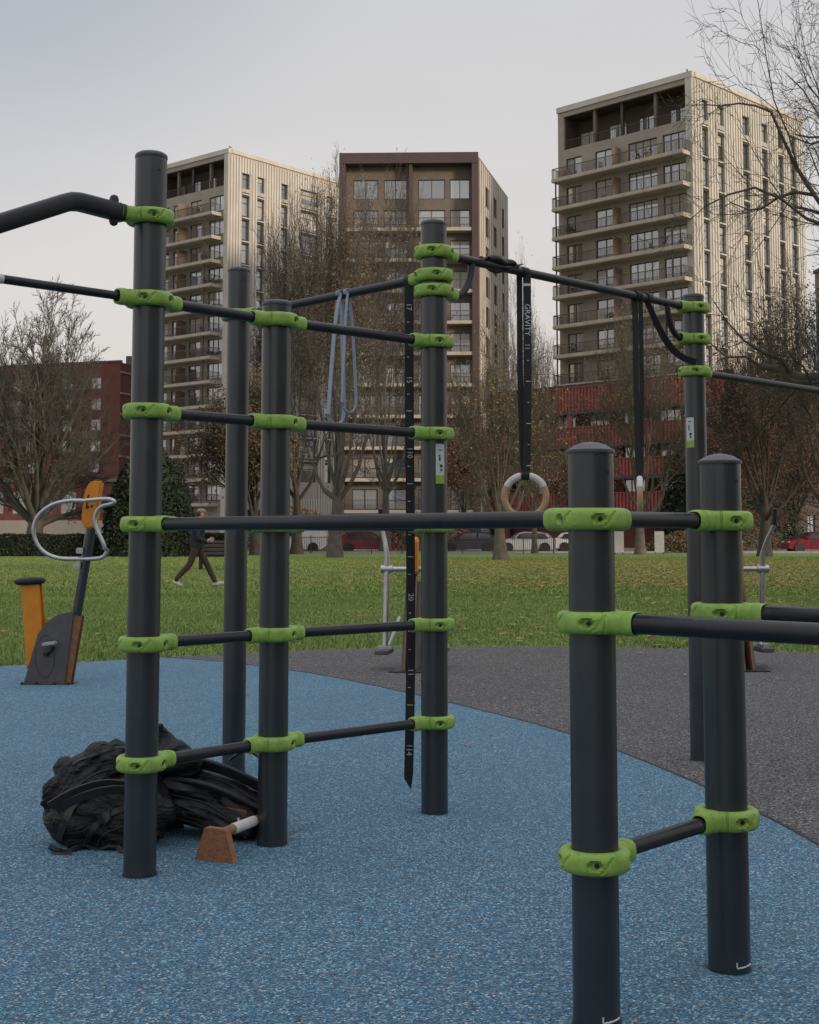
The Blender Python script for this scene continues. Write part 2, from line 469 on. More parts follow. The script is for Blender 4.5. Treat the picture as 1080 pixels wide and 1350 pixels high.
M['paving'] = mat('paving', (0.2, 0.19, 0.18), 0.85, 0, 0.15, 2, 0.2, 40)
M['kerb'] = mat('kerb_concrete', (0.28, 0.27, 0.25), 0.85, 0, 0.2, 5)

def sheet(name, outline, z, m):
    me = bpy.data.meshes.new(name)
    bm = bmesh.new()
    vs = [bm.verts.new((p[0], p[1], z)) for p in outline]
    f = bm.faces.new(vs)
    bmesh.ops.recalc_face_normals(bm, faces=[f])
    if f.normal.z < 0: f.normal_flip()
    bmesh.ops.triangulate(bm, faces=[f])
    bm.to_mesh(me); bm.free(); me.materials.append(m)
    return tag(link(name, me), kind='structure')

def smooth_line(pts, n=8):
    """Catmull-Rom through the points"""
    P = [Vector((p[0], p[1], 0)) for p in pts]; out = []
    for i in range(len(P) - 1):
        p0, p1, p2, p3 = P[max(i - 1, 0)], P[i], P[i + 1], P[min(i + 2, len(P) - 1)]
        for k in range(n):
            t = k / n
            out.append(0.5 * ((2 * p1) + (p2 - p0) * t + (2 * p0 - 5 * p1 + 4 * p2 - p3) * t * t + (3 * p1 - p0 - 3 * p2 + p3) * t ** 3))
    out.append(P[-1]); return out

tag(sheet('lawn', [(-900, -300), (900, -300), (900, 1600), (-900, 1600)], 0.0, M['lawn']), 'mown lawn with fallen leaves')
grass_edge = smooth_line([(-12, 5.5), (-8, 9.3), (-5.6, 11.0), (-3.571, 12.046), (-2.738, 12.579), (-2.31, 12.936), (-1.061, 13.786), (0.1, 14.1), (1.254, 14.255), (2.764, 13.97), (3.986, 13.433), (6.0, 12.0), (8.0, 9.5), (9.5, 6.0)])
blue_line = smooth_line([(-2.31, 12.936), (-1.635, 12.401), (-0.885, 11.518), (-0.35, 10.644), (0.401, 9.163), (0.914, 7.957), (1.226, 6.809), (1.43, 5.714), (1.52, 4.8), (1.50, 3.6), (1.30, 2.2), (0.9, 0.8), (0.2, -0.8)])
sheet('grey_rubber_path', [(p.x, p.y) for p in grass_edge] + [(10, 2), (9, -4), (-12, -4)], 0.006, M['grey_floor'])
k0 = min(range(len(grass_edge)), key=lambda i: (grass_edge[i] - blue_line[0]).length)
sheet('blue_rubber_surface', [(p.x, p.y) for p in grass_edge[:k0]] + [(p.x, p.y) for p in blue_line] + [(0.0, -3.9), (-11.9, -3.9)], 0.012, M['blue_floor'])

seam = MB().ribbon([Vector((p.x, p.y, 0.0135)) for p in blue_line], Vector((1, .3, 0)), .014, .002)
tag(seam.build('surface_joint', M['rubber']), kind='structure')
# grass blades (uncountable): dense at the near edge of the lawn, coarser farther away
def on_lawn_y(x):
    for i in range(len(grass_edge) - 1):
        a, b = grass_edge[i], grass_edge[i + 1]
        if a.x <= x <= b.x: return a.y + (b.y - a.y) * (x - a.x) / (b.x - a.x + 1e-9)
    return 6.0
rng = np.random.default_rng(4)
def blades(name, n, y0, y1, spread, hgt, wid, mt, lean=0.5, power=1.0):
    u = rng.random(n) ** power
    Y = y0 + (y1 - y0) * u
    X = (rng.random(n) * 2 - 1) * (spread * Y + 2)
    ex = np.array([p.x for p in grass_edge]); ey = np.array([p.y for p in grass_edge])
    lim = np.interp(X, ex, ey)
    k = Y > lim + rng.normal(0, 0.035, n)
    X, Y = X[k], Y[k]; n = len(X)
    h = hgt * (0.5 + rng.random(n)) * (0.7 + 0.6 * (np.sin(X * 1.7 + 0.6 * Y) * np.cos(Y * 0.9 - X * .4) * .5 + .5))
    w = wid * (0.6 + 0.8 * rng.random(n))
    a = rng.random(n) * 6.283; b = rng.random(n) * 6.283
    dx, dy = np.cos(a) * w / 2, np.sin(a) * w / 2
    lx, ly = np.cos(b) * h * lean * rng.random(n), np.sin(b) * h * lean * rng.random(n)
    v = np.empty((n, 3, 3))
    v[:, 0] = np.stack([X - dx, Y - dy, np.zeros(n)], 1)
    v[:, 1] = np.stack([X + dx, Y + dy, np.zeros(n)], 1)
    v[:, 2] = np.stack([X + lx, Y + ly, h], 1)
    me = bpy.data.meshes.new(name)
    me.vertices.add(3 * n); me.vertices.foreach_set('co', v.ravel())
    me.loops.add(3 * n); me.loops.foreach_set('vertex_index', np.arange(3 * n))
    me.polygons.add(n); me.polygons.foreach_set('loop_start', np.arange(0, 3 * n, 3)); me.polygons.foreach_set('loop_total', np.full(n, 3))
    me.update(); me.validate(); me.materials.append(mt)
    return link(name, me)
g = blades('grass', 230000, 11.0, 27.0, 0.42, 0.036, 0.012, M['grass'], 0.9, 1.2)
tag(g, 'short green grass blades at the near edge of the lawn', 'grass', kind='stuff')
g = blades('grass', 130000, 26.0, 75.0, 0.40, 0.045, 0.035, M['grass'], 0.9, 1.2)
tag(g, 'short green grass blades across the middle of the lawn', 'grass', kind='stuff')

def leaf_litter(name, n, sampler, size, mt):
    vs = []; fs = []
    for i in range(n):
        x, y, z = sampler()
        s = size * random.uniform(0.6, 1.4); a = random.random() * 6.283
        tx, ty = random.uniform(-.5, .5), random.uniform(-.5, .5)
        ca, sa = math.cos(a), math.sin(a); b = len(vs)
        for p, q in ((-1, 0), (-.2, -.55), (1, 0), (-.2, .55)):
            lx, ly = p * s, q * s
            vs.append((x + lx * ca - ly * sa, y + lx * sa + ly * ca, z + abs(lx * tx + ly * ty) + 0.004))
        fs.append((b, b + 1, b + 2, b + 3))
    me = bpy.data.meshes.new(name); me.from_pydata(vs, [], fs); me.update(); me.materials.append(mt)
    return link(name, me)
random.seed(11)
def samp():
    while True:
        r = random.random()
        y = random.uniform(30, 62) if r < 0.80 else (random.uniform(13, 34) if r < 0.86 else random.uniform(50, 75))
        x = random.uniform(-0.36, 0.36) * y
        if random.random() < 0.35 + 0.65 * (noise.noise((x * .12, y * .12, 3)) * .5 + .5) and (random.random() < max(.12, min(1, .45 + x / 14))):
            if y > on_lawn_y(x) + 0.05: return x, y, 0.03
tag(leaf_litter('fallen_leaves', 20000, samp, 0.055, M['leaf_fallen']), 'yellow and brown fallen leaves scattered over the lawn', 'leaves', kind='stuff')

# road and pavement beyond the lawn
def strip(name, y0, y1, z, m):
    return sheet(name, [(-260, y0), (260, y0), (260, y1), (-260, y1)], z, m)
strip('pavement', 91, 93.8, 0.006, M['paving'])
strip('road', 94, 109, 0.006, M['asphalt'])
strip('forecourt', 109.2, 420, 0.004, M['paving'])
kb = MB().box((0, 93.9, 0.06), (520, 0.2, 0.13)); tag(kb.build('kerb', M['kerb']), kind='structure')

# ================================================================== the workout frame
U = Vector((1, 1, 0)).normalized(); V = Vector((1, -1, 0)).normalized()
PR = 0.055
P = {1: (-0.903, 4.681, 2.481), 2: (-0.505, 5.139, 2.038), 3: (0.103, 5.714, 2.481), 4: (1.488, 7.081, 2.41),
     5: (0.436, 3.287, 1.366), 6: (0.838, 3.686, 1.362), 7: (-0.843, 6.66, 2.466)}
def pv(k, z=0.0): return Vector((P[k][0], P[k][1], z))
def off(k, d, t, top):
    q = pv(k) + d * t; return (q.x, q.y, top)
P[8] = off(1, U, -1.95, 2.48)
P[9] = off(4, U, 1.93, 2.48)
P[10] = off(5, V, 1.95, 1.366)
P[11] = off(6, V, 1.95, 1.362)
frame = empty('workout_frame', (0.103, 5.714, 0), 0, 'calisthenics frame of charcoal posts and black bars joined by lime green clamps', 'workout frame')
FO = Vector(frame.location)
def fl(p): return Vector(p) - FO

post_meshes = {}
for k, (x, y, top) in P.items():
    if top not in post_meshes:
        post_meshes[top] = MB().lathe([(PR, -0.05), (PR, 0.3), (PR, top * .6), (PR, top - 0.028)], 48).mesh('post', M['post'], True)
    po = link('post', post_meshes[top], frame, fl((x, y, 0)))
    if top < 1.5:
        prof = [(PR, 0), (PR + .0035, 0), (PR + .0045, .004), (PR + .0035, .009), (PR - .004, .0125), (.038, .021), (.02, .0265), (.006, .0285)]
    else:
        prof = [(PR, 0), (PR + .0015, .002), (PR + .0015, .012), (PR - .002, .017), (.045, .022), (.02, .0255), (.005, .026)]
    MB().lathe(prof, 40).build('cap', M['cap'], po, (0, 0, top - 0.028), True)
    MB().lathe([(PR - .002, .0), (PR + .0035, .0), (PR + .003, .0012), (PR - .002, .0014)], 40).build('floor_joint', M['dark'], po, (0, 0, .0125))
    a = R(-50)
    hb = MB().tube([(PR * .97 * math.cos(a), PR * .97 * math.sin(a), 0), ((PR + .001) * math.cos(a), (PR + .001) * math.sin(a), 0)], 0.005, 10)
    hb.build('fixing_hole', M['dark'], po, (0, 0, top - 0.075))

# --- clamps
def superring(phi, k, m):
    w = 2 * math.pi * k / m
    c, s_ = math.cos(w), math.sin(w)
    e = 0.82
    rr = 0.0665 + 0.0190 * math.copysign(abs(c) ** e, c)
    zz = 0.0262 * math.copysign(abs(s_) ** .72, s_)
    return rr, zz
def adiff(a, b): return (a - b + math.pi) % (2 * math.pi) - math.pi
def clamp_mesh(conns, br):
    """conns: radians of the sockets round the ring (first is 0)"""
    N, m = 208, 32
    mb = MB()
    rec = []
    for c0 in (62, 142, 218, 298):
        a = R(c0)
        if all(abs(adiff(a, c)) > R(42) for c in conns): rec.append(a)
    for i in range(N):
        ph = 2 * math.pi * i / N
        for k in range(m):
            rr, zz = superring(ph, k, m)
            if rr > 0.072:
                d = 0
                for a in rec:
                    q = math.sqrt((adiff(ph, a) * 0.084 / 0.0165) ** 2 + (zz / 0.0095) ** 2)
                    if q < 1.25:
                        w_ = min(1, (1.25 - q) / .36); d = max(d, 0.0125 * w_ * w_ * (3 - 2 * w_))
                    # swooping groove beside each recess
                    x = adiff(ph, a) * 0.084 - 0.030
                    if abs(x) < 0.018:
                        zc = 0.016 * math.sin(x / 0.018 * 1.5)
                        if abs(zz - zc) < 0.0045: d = max(d, 0.003)
                for c in conns:
                    if abs(abs(adiff(ph, c)) - R(33)) < R(1.8): d = max(d, 0.0048)
                rr -= d
            mb.v.append((rr * math.cos(ph), rr * math.sin(ph), zz))
    for i in range(N):
        i2 = (i + 1) % N
        for k in range(m):
            k2 = (k + 1) % m
            mb.f.append((i * m + k, i2 * m + k, i2 * m + k2, i * m + k2))
    for c in conns:
        d = Vector((math.cos(c), math.sin(c), 0)); side = Vector((-d.y, d.x, 0))
        prof = [(0.060, .040, .027), (0.078, .036, .0285), (0.090, .0325, .0285), (0.096, .031, .027), (0.101, .0285, .026), (0.104, .029, .029), (0.118, .0285, .0285), (0.128, .0265, .0265), (0.131, br + .0025, br + .0025), (0.127, br, br)]
        n = 24; base = len(mb.v)
        for rr, hw, hh in prof:
            for k in range(n):
                w = 2 * math.pi * k / n
                cc, ss = math.cos(w), math.sin(w); e = 0.75
                q = d * rr + side * (hw * math.copysign(abs(cc) ** e, cc)) + Vector((0, 0, hh * math.copysign(abs(ss) ** e, ss)))
                mb.v.append(tuple(q))
        for i in range(len(prof) - 1):
            for k in range(n):
                k2 = (k + 1) % n
                mb.f.append((base + i * n + k, base + i * n + k2, base + (i + 1) * n + k2, base + (i + 1) * n + k))
    me = mb.mesh('clamp', M['green'], False)
    bm = bmesh.new(); bm.from_mesh(me); bmesh.ops.recalc_face_normals(bm, faces=bm.faces); bm.to_mesh(me); bm.free()
    me.polygons.foreach_set('use_smooth', [True] * len(me.polygons))
    me.set_sharp_from_angle(angle=R(36))
    return me, rec
bolt_me = MB().tube([(0.066, 0.004, 0), (0.0765, 0.004, 0)], 0.0058, 8).tube([(0.0765, 0.004, 0), (0.0775, 0.004, 0)], 0.0030, 6).mesh('bolt', M['dark'])
clamp_cache = {}
def ang(d): return math.atan2(d.y, d.x)
def clamp(k, z, dirs, br=0.0195):
    a0 = ang(dirs[0])
    rel = tuple(round(math.degrees(adiff(ang(d), a0))) for d in dirs)
    key = (rel, br)
    if key not in clamp_cache: clamp_cache[key] = clamp_mesh([R(r) for r in rel], br)
    me, rec = clamp_cache[key]
    o = link('clamp', me, frame, fl(pv(k, z)), (0, 0, a0))
    for a in rec: link('bolt', bolt_me, o, (0, 0, 0), (0, 0, a))
    return o
def bar(p, q, r=0.0195, gap=0.127):
    p, q = Vector(p), Vector(q); d = (q - p).normalized()
    a, b = p + d * gap, q - d * gap
    n = max(2, int((b - a).length / 0.2))
    mid = (a + b) / 2
    mb = MB().tube([a + (b - a) * i / n - mid for i in range(n + 1)], r, 24)
    return mb.build('bar', M['bar'], frame, fl(mid), True)
def dirn(a, b): return (pv(b) - pv(a)).normalized()

for z in (0.380, 0.777, 1.181, 1.567, 1.955):
    bar(pv(1, z), pv(2, z)); bar(pv(2, z), pv(3, z))
    clamp(2, z, [dirn(2, 3), dirn(2, 1)])
    clamp(3, z, [dirn(3, 2)])
    if z == 1.955: clamp(1, z, [dirn(1, 2), dirn(1, 8)])
    elif z == 1.181: clamp(1, z, [dirn(1, 5), dirn(1, 2)], 0.021)
    else: clamp(1, z, [dirn(1, 2)])
b18 = bar(pv(8, 1.955), pv(1, 1.955), .0145); clamp(8, 1.955, [dirn(8, 1)])
bar(pv(1, 1.181), pv(5, 1.181), 0.0215)
clamp(5, 1.181, [dirn(5, 1), dirn(5, 6)], 0.0215)
bar(pv(5, 1.181), pv(6, 1.181), 0.0205); clamp(6, 1.181, [dirn(6, 5)], 0.0215)
for a, b in ((5, 10), (6, 11)):
    bar(pv(a, 0.937), pv(b, 0.937), 0.0235)
    clamp(a, 0.937, [dirn(a, b)], 0.0235); clamp(b, 0.937, [dirn(b, a)], 0.0235)
lowbar = bar(pv(5, 0.385), pv(6, 0.400), 0.0195); clamp(5, 0.385, [dirn(5, 6)]); clamp(6, 0.400, [dirn(6, 5)])
bar(pv(7, 2.222), pv(3, 2.238)); clamp(7, 2.222, [dirn(7, 3)]); clamp(3, 2.238, [dirn(3, 7)])
bar(pv(3, 2.338), pv(4, 2.330)); clamp(3, 2.338, [dirn(3, 4)]); clamp(4, 2.330, [dirn(4, 3)])
bar(pv(4, 1.995), pv(9, 1.995)); clamp(4, 1.995, [dirn(4, 9)]); clamp(9, 1.995, [dirn(9, 4)])
# curved corner handles between the high bar and the post
for k, o_, zt, zb in ((3, 4, 2.338, 2.172), (4, 3, 2.330, 2.164)):
    d = dirn(k, o_)
    clamp(k, zb, [d])
    c = pv(k)
    pts = []
    for i in range(15):
        w = -math.pi / 2 + math.pi / 2 * i / 14
        pts.append(c + d * (0.127 + 0.11 * math.cos(w)) + Vector((0, 0, zb + (zt - zb) * (1 + math.sin(w)))))
    MB().tube([p - pts[7] for p in pts], 0.0155, 16).build('corner_handle', M['bar'], frame, fl(pts[7]), True)
# heavy cranked beam leaving the top of the tall left post
d18 = dirn(1, 8)
clamp(1, 2.244, [d18], 0.03)
clamp(8, 2.244, [dirn(8, 1)], 0.03)
c = pv(1)
key = [(0.115, 2.242), (0.17, 2.246), (0.255, 2.251), (0.285, 2.252), (0.315, 2.248), (0.34, 2.238), (0.60, 2.118), (0.66, 2.10), (0.73, 2.094), (1.20, 2.094), (1.27, 2.10), (1.33, 2.118), (1.60, 2.23), (1.66, 2.244), (1.82, 2.246)]
pts = [c + d18 * t + Vector((0, 0, z)) for t, z in key]
sq = MB()
def sq_tube(mb, pts, hw, hh):
    NS = 24; out = []
    for k in range(NS):
        w = 2 * math.pi * k / NS; c_, s_ = math.cos(w), math.sin(w)
        out.append((hw * math.copysign(abs(c_) ** .6, c_), hh * math.copysign(abs(s_) ** .6, s_)))
    base = len(mb.v); n = len(pts)
    for i, p in enumerate(pts):
        t = (pts[min(i + 1, n - 1)] - pts[max(i - 1, 0)]).normalized()
        sd = t.cross(Vector((0, 0, 1))).normalized(); upv = sd.cross(t)
        for a, b in out: mb.v.append(tuple(p + sd * a + upv * b))
    for i in range(n - 1):
        for k in range(NS):
            k2 = (k + 1) % NS
            mb.f.append((base + i * NS + k, base + i * NS + k2, base + i * NS + NS + k2, base + i * NS + NS + k))
    mb.f.append(tuple(base + k for k in range(NS))); mb.f.append(tuple(base + (n - 1) * NS + k for k in range(NS)))
sq_tube(sq, [p - pts[4] for p in pts], 0.030, 0.031)
beam = sq.build('cranked_beam', M['bar'], frame, fl(pts[4]), True)
for t in (0.148, 1.79):
    q = c + d18 * t + Vector((0, 0, 2.247))
    pin = MB().tube([(0, 0, -.054), (0, 0, -.049), (0, 0, -.037), (0, 0, .037), (0, 0, .049), (0, 0, .054)], [.004, .0125, .0165, .0165, .0125, .004], 14)
    pin.build('locking_pin', M['bar'], beam, q - pts[4], True)
# white tape on the long bar at the frame's left, worn print on the low bar
q = pv(1, 1.955) + d18 * 0.585
MB().tube([-d18 * .03, d18 * .03], 0.0155, 20).build('tape_wrap', M['tape'], frame, fl(q), True)

# stickers on the posts (curved to the post)
def sticker(k, zc, h, a0, da, lines):
    def patch(z0, z1, b0, b1, r):
        mb = MB(); n = 8
        for i in range(n + 1):
            a = b0 + (b1 - b0) * i / n
            mb.v += [(r * math.cos(a), r * math.sin(a), z0), (r * math.cos(a), r * math.sin(a), z1)]
        for i in range(n): mb.f.append((2 * i, 2 * i + 2, 2 * i + 3, 2 * i + 1))
        return mb
    o = patch(-h / 2, h / 2, a0, a0 + da, PR + .001).build('info_sticker', M['label_white'], frame, fl(pv(k, zc)), True)
    o['label'] = 'white information sticker with a green lower edge'
    patch(-h / 2, -h / 2 + .035, a0, a0 + da, PR + .0016).build('green_edge', M['label_green'], o, None, True)
    for (z0, z1, f0, f1) in lines:
        patch(z0, z1, a0 + da * f0, a0 + da * f1, PR + .0016).build('print_line', M['dark'], o)
lines = [(.055, .059, .3, .7), (.030, .036, .3, .5), (.012, .028, .35, .5), (-.015, -.003, .45, .75), (-.03, -.02, .5, .7)]
sticker(3, 1.44, 0.165, R(-84), R(42), lines)
sticker(4, 1.675, 0.155, R(-158), R(48), lines)
# pale worn marks by the feet of the two front posts
for k in (5, 6):
    mb = MB()
    pts = []
    for i in range(13):
        a = R(-82 + i * 4.5); pts.append(Vector(((PR + .0005) * math.cos(a), (PR + .0005) * math.sin(a), 0.030 + 0.0006 * (i - 6) * (i % 2))))
    pts.insert(0, pts[0] + Vector((0, 0, .012)))
    mb.tube(pts, 0.0022, 6); mb.build('scratch_mark', M['print'], frame, fl(pv(k)))
for t, l, a in ((.22, .035, 60), (.265, .02, 66), (.30, .03, 74), (.345, .012, 60)):
    d = dirn(5, 6); sd = d.cross(Vector((0, 0, 1))); q = pv(5, 0.385) + d * t
    wv = (sd * math.cos(R(a)) + Vector((0, 0, 1)) * math.sin(R(a)))
    mb = MB().ribbon([q + wv * .0198 - FO, q + wv * .0198 + d * l - FO], wv.cross(d), .006, .0006)
    mb.build('worn_print', M['print'], frame)

# ================================================================== straps, rings, bands
def bar_at(a, b, z, s): q = pv(a) + (pv(b) - pv(a)) * s; q.z = z; return q
d34 = dirn(3, 4); n34 = Vector((d34.y, -d34.x, 0))      # n34 faces the camera side
RIGHT = Vector((1, 0, 0)); TOCAM = Vector((0, -1, 0))
def strap_text(body, size, parent, loc, wdir):
    """lettering lying on a vertical strap, reading downwards"""
    me = text_mesh(body, size, M['print'])
    o = link('printed_lettering', me, parent, loc)
    xd = Vector((0, 0, -1)); yd = Vector(wdir).normalized(); zd = xd.cross(yd)
    o.rotation_euler = Matrix((xd, yd, zd)).transposed().to_euler()
    return o
def ring_set(s, zc, ring_dir, label, text, strands):
    q = bar_at(3, 4, 2.335, s)
    root = empty('gymnastic_ring', (q.x, q.y, 0), 0, label, 'gymnastic ring', 'gymnastic rings on straps')
    ro = 0.108; tr = 0.0145
    ring_n = Vector((-ring_dir.y, ring_dir.x, 0))
    mb = MB(); n = 48
    def rp(w): return ring_dir * (math.cos(w) * (ro - tr)) + Vector((0, 0, math.sin(w) * (ro - tr)))
    # wooden ring as a closed torus
    for i in range(n):
        w = 2 * math.pi * i / n
        rd = ring_dir * math.cos(w) + Vector((0, 0, math.sin(w)))
        for k in range(14):
            e = 2 * math.pi * k / 14
            mb.v.append(tuple(rp(w) + rd * (tr * math.cos(e)) + ring_n * (tr * math.sin(e))))
    for i in range(n):
        for k in range(14):
            i2, k2 = (i + 1) % n, (k + 1) % 14
            mb.f.append((i * 14 + k, i2 * 14 + k, i2 * 14 + k2, i * 14 + k2))
    rg = mb.build('ring', M['wood'], root, (0, 0, zc), True)
    for a0, a1 in ((28, 78), (102, 152)):
        MB().tube([rp(R(a0 + (a1 - a0) * i / 10)) for i in range(11)], tr + .0012, 16).build('tape_wrap', M['tape'], rg, None, True)
    top = 2.335; ztop = zc + ro - tr
    for (ox, oy, w) in strands:
        pts = [Vector((ox, oy, top - .004)) * 1.0, Vector((ox, oy, (top + ztop) / 2)), Vector((ox * .55, oy * .55, ztop + .08)), Vector((ox * .2, oy * .6, ztop + .012))]
        fine = []
        for i in range(3):
            for k in range(6): fine.append(pts[i].lerp(pts[i + 1], k / 6))
        fine.append(pts[3])
        MB().ribbon(fine, RIGHT, w, .0022).build('strap', M['strap'], root)
    # webbing round the ring and over the bar
    loop = [Vector((0, -.019 * math.cos(w), ztop + .019 * math.sin(w))) for w in [2 * math.pi * i / 20 for i in range(21)]]
    MB().ribbon(loop, RIGHT, .036, .0024).build('ring_loop', M['strap'], root)
    hoop = [n34 * (.0225 * math.cos(w)) + Vector((0, 0, top + .0225 * math.sin(w))) for w in [2 * math.pi * i / 24 for i in range(25)]]
    MB().ribbon(hoop, d34, .04, .003).build('bar_loop', M['strap'], root)
    return root
r1 = ring_set(0.300, 1.318, Vector((1, -.12, 0)).normalized(), 'wooden gymnastic ring with white tape seen face-on, hanging from printed black straps', True, [(-0.019, .006, .026), (0.014, -.012, .036)])
r2 = ring_set(0.745, 1.330, Vector((.16, 1, 0)).normalized(), 'wooden gymnastic ring seen edge-on, hanging from the plain black straps near the right post', False, [(-.012, -.01, .03), (.02, .012, .022)])
# buckle, lettering and scale marks on the nearer ring's strap
MB().box((0.014, -.0145, 2.275), (.038, .004, .012)).build('buckle', M['steel'], r1, bevel=.001)
strap_text('GRAVITY', .036, r1, (0.014, -.0136, 2.115), (1, 0, 0))
for z in (1.985, 2.0):
    MB().box((0.014, -.0136, z), (.022, .0006, .0025)).build('print_mark', M['print'], r1)
for i in range(6):
    MB().box((0.016, -.0138 + .0002 * i, 1.93 - .095 * i), (.008 if i % 2 == 0 else .02, .0006, .003)).build('scale_mark', M['print'], r1)

# twisted spare webbing lying along the high bar
root = empty('wound_strap', tuple(bar_at(3, 4, 2.335, .2)), 0, 'spare black webbing wound along the high bar beside the centre post', 'strap')
pts = []; wid = []
for i in range(40):
    t = i / 39; w = t * 7.5
    pts.append(d34 * (-.13 + .27 * t) + n34 * (.021 * math.cos(w)) + Vector((0, 0, .023 * math.sin(w) + .004)))
    wid.append(d34 * .8 + Vector((0, 0, .5 * math.cos(w))))
MB().ribbon(pts, wid, .06, .003).build('webbing', M['strap'], root)
pts = [d34 * (-.10 + .25 * i / 15) + Vector((0, 0, .026 - .006 * math.sin(i * .9))) + n34 * .004 * math.cos(i) for i in range(16)]
MB().tube(pts, [.010 + .022 * math.sin(math.pi * i / 15) for i in range(16)], 12, flat=.6).build('folded_end', M['strap'], root, None, True)

# slack strap hanging from the bar to the right-hand tall post
root = empty('slack_strap', tuple(pv(4)), 0, 'slack black strap drooping from the high bar to the right tall post', 'strap')
A = bar_at(3, 4, 2.315, .79) - pv(4); B = pv(4, 2.035) - pv(4) + d34 * -.06 + n34 * .03
pts = []
for i in range(22):
    t = i / 21
    q = A.lerp(B, t); q.z -= 0.10 * math.sin(math.pi * t) * (1 - .3 * t); q = q + n34 * (.02 * t); pts.append(q)
MB().ribbon(pts, [n34.lerp(Vector((.5, -.2, .8)), min(1, i / 12)) for i in range(22)], .034, .003).build('webbing', M['strap'], root)
hoop = [n34 * (.0235 * math.cos(w)) + Vector((A.x, A.y, 2.333 + .0235 * math.sin(w))) for w in [2 * math.pi * i / 20 for i in range(21)]]
MB().ribbon(hoop, d34, .03, .003).build('bar_loop', M['strap'], root)

# numbered strap tail hanging in front of the lawn beside the centre post
d73 = dirn(7, 3)
q = pv(7) + (pv(3) - pv(7)) * .893; q.z = 0
root = empty('numbered_strap', tuple(q), 0, 'long black strap with white numbers hanging almost to the ground beside the centre post', 'strap')
ZT, ZB = 2.235, 0.105
def sway(z): return .004 * math.sin(z * 2.2) - (.012 * max(0, .9 - z) ** 2)
pts = [Vector((sway(ZT + (ZB + .05 - ZT) * i / 40), -.024, ZT + (ZB + .05 - ZT) * i / 40)) for i in range(41)]
mb = MB().ribbon(pts, RIGHT, .038, .0022)
zb = ZB + .05; sx = sway(zb)
mb.add([(sx - .019, -.0251, zb), (sx + .019, -.0251, zb), (sx + .010, -.0251, ZB - .015), (sx - .019, -.0251, ZB + .03), (sx - .019, -.0229, zb), (sx + .019, -.0229, zb), (sx + .010, -.0229, ZB - .015), (sx - .019, -.0229, ZB + .03)],
       [(0, 1, 2, 3), (7, 6, 5, 4), (0, 3, 7, 4), (1, 5, 6, 2), (3, 2, 6, 7)])
mb.build('strap', M['strap'], root)
hoop = [Vector((0, 0, 2.236)) + Vector((d73.y, -d73.x, 0)) * (.0225 * math.cos(w)) + Vector((0, 0, .0225 * math.sin(w))) for w in [2 * math.pi * i / 20 for i in range(21)]]
MB().ribbon(hoop, d73, .038, .003).build('bar_loop', M['strap'], root)
def zpx(v): return at(540, v, 5.8).z
for v, t in ((405, '17'), (501, '15'), (597, '110'), (787, '20'), (886, '11'), (988, '114')):
    z = zpx(v); strap_text(t, .032, root, (sway(z), -.0256, z), (1, 0, 0))
for v in (425, 471, 520, 542, 615, 638, 661, 705, 734, 757, 808, 832, 856, 906, 929):
    z = zpx(v); w = .024 if v in (542, 638, 734, 832, 929) else .010
    MB().box((sway(z) - (.004 if w < .02 else 0), -.0254, z), (w, .0006, .0028)).build('scale_mark', M['print'], root)

# pale resistance bands looped over the back bar
def band(s, xl, xr, zb, dy, label, wid):
    q = pv(7) + (pv(3) - pv(7)) * s; q.z = 2.23
    root = empty('resistance_band', tuple(q), 0, label, 'resistance band')
    pts = []; n = 14
    nb = Vector((d73.y, -d73.x, 0))
    for i in range(n): # front strand upwards
        t = i / (n - 1); pts.append(Vector((xl * (1 - t) ** .6, -.024 - dy * (1 - t), (zb + .03) * (1 - t) - .005 * t)))
    for i in range(1, 8):
        w = math.pi * i / 8; pts.append(nb * (.0235 * math.cos(w)) + Vector((0, 0, .0235 * math.sin(w))))
    for i in range(n):
        t = i / (n - 1); pts.append(Vector((xr * t ** .6, .024 - (.03 + dy) * t, (zb + .03) * t - .005 * (1 - t))))
    xm, hw = (xl + xr) / 2, (xr - xl) / 2
    for i in range(1, 10):
        w = math.pi * i / 10; pts.append(Vector((xm + hw * math.cos(w), -.006 - dy, zb + .03 - .045 * math.sin(w))))
    pts.append(pts[0])
    wd = [Vector((.55, -.83, 0))] * len(pts)
    MB().ribbon(pts, wd, wid, .0045).build('band_loop', M['band'], root)
    return root
band(.560, -.050, .018, -.575, .02, 'pale blue resistance band loop hanging lower, left of the pair on the back bar', .030)
band(.598, -.022, .040, -.525, .03, 'narrow pale blue resistance band loop hanging shorter, right of the pair on the back bar', .019)

# ================================================================== bags and wooden parallettes
def ellipsoid(mb, c, r, rot=(0, 0, 0), n=20, e=1.0):
    Mx = Matrix.Rotation(rot[2], 3, 'Z') @ Matrix.Rotation(rot[1], 3, 'Y') @ Matrix.Rotation(rot[0], 3, 'X')
    base = len(mb.v); c = Vector(c)
    def pw(x): return math.copysign(abs(x) ** e, x)
    for i in range(n + 1):
        th = -math.pi / 2 + math.pi * i / n
        for k in range(2 * n):
            ph = math.pi * k / n
            p = Vector((r[0] * pw(math.cos(th)) * pw(math.cos(ph)), r[1] * pw(math.cos(th)) * pw(math.sin(ph)), r[2] * pw(math.sin(th))))
            mb.v.append(tuple(Mx @ p + c))
    for i in range(n):
        for k in range(2 * n):
            k2 = (k + 1) % (2 * n)
            mb.f.append((base + i * 2 * n + k, base + i * 2 * n + k2, base + (i + 1) * 2 * n + k2, base + (i + 1) * 2 * n + k))
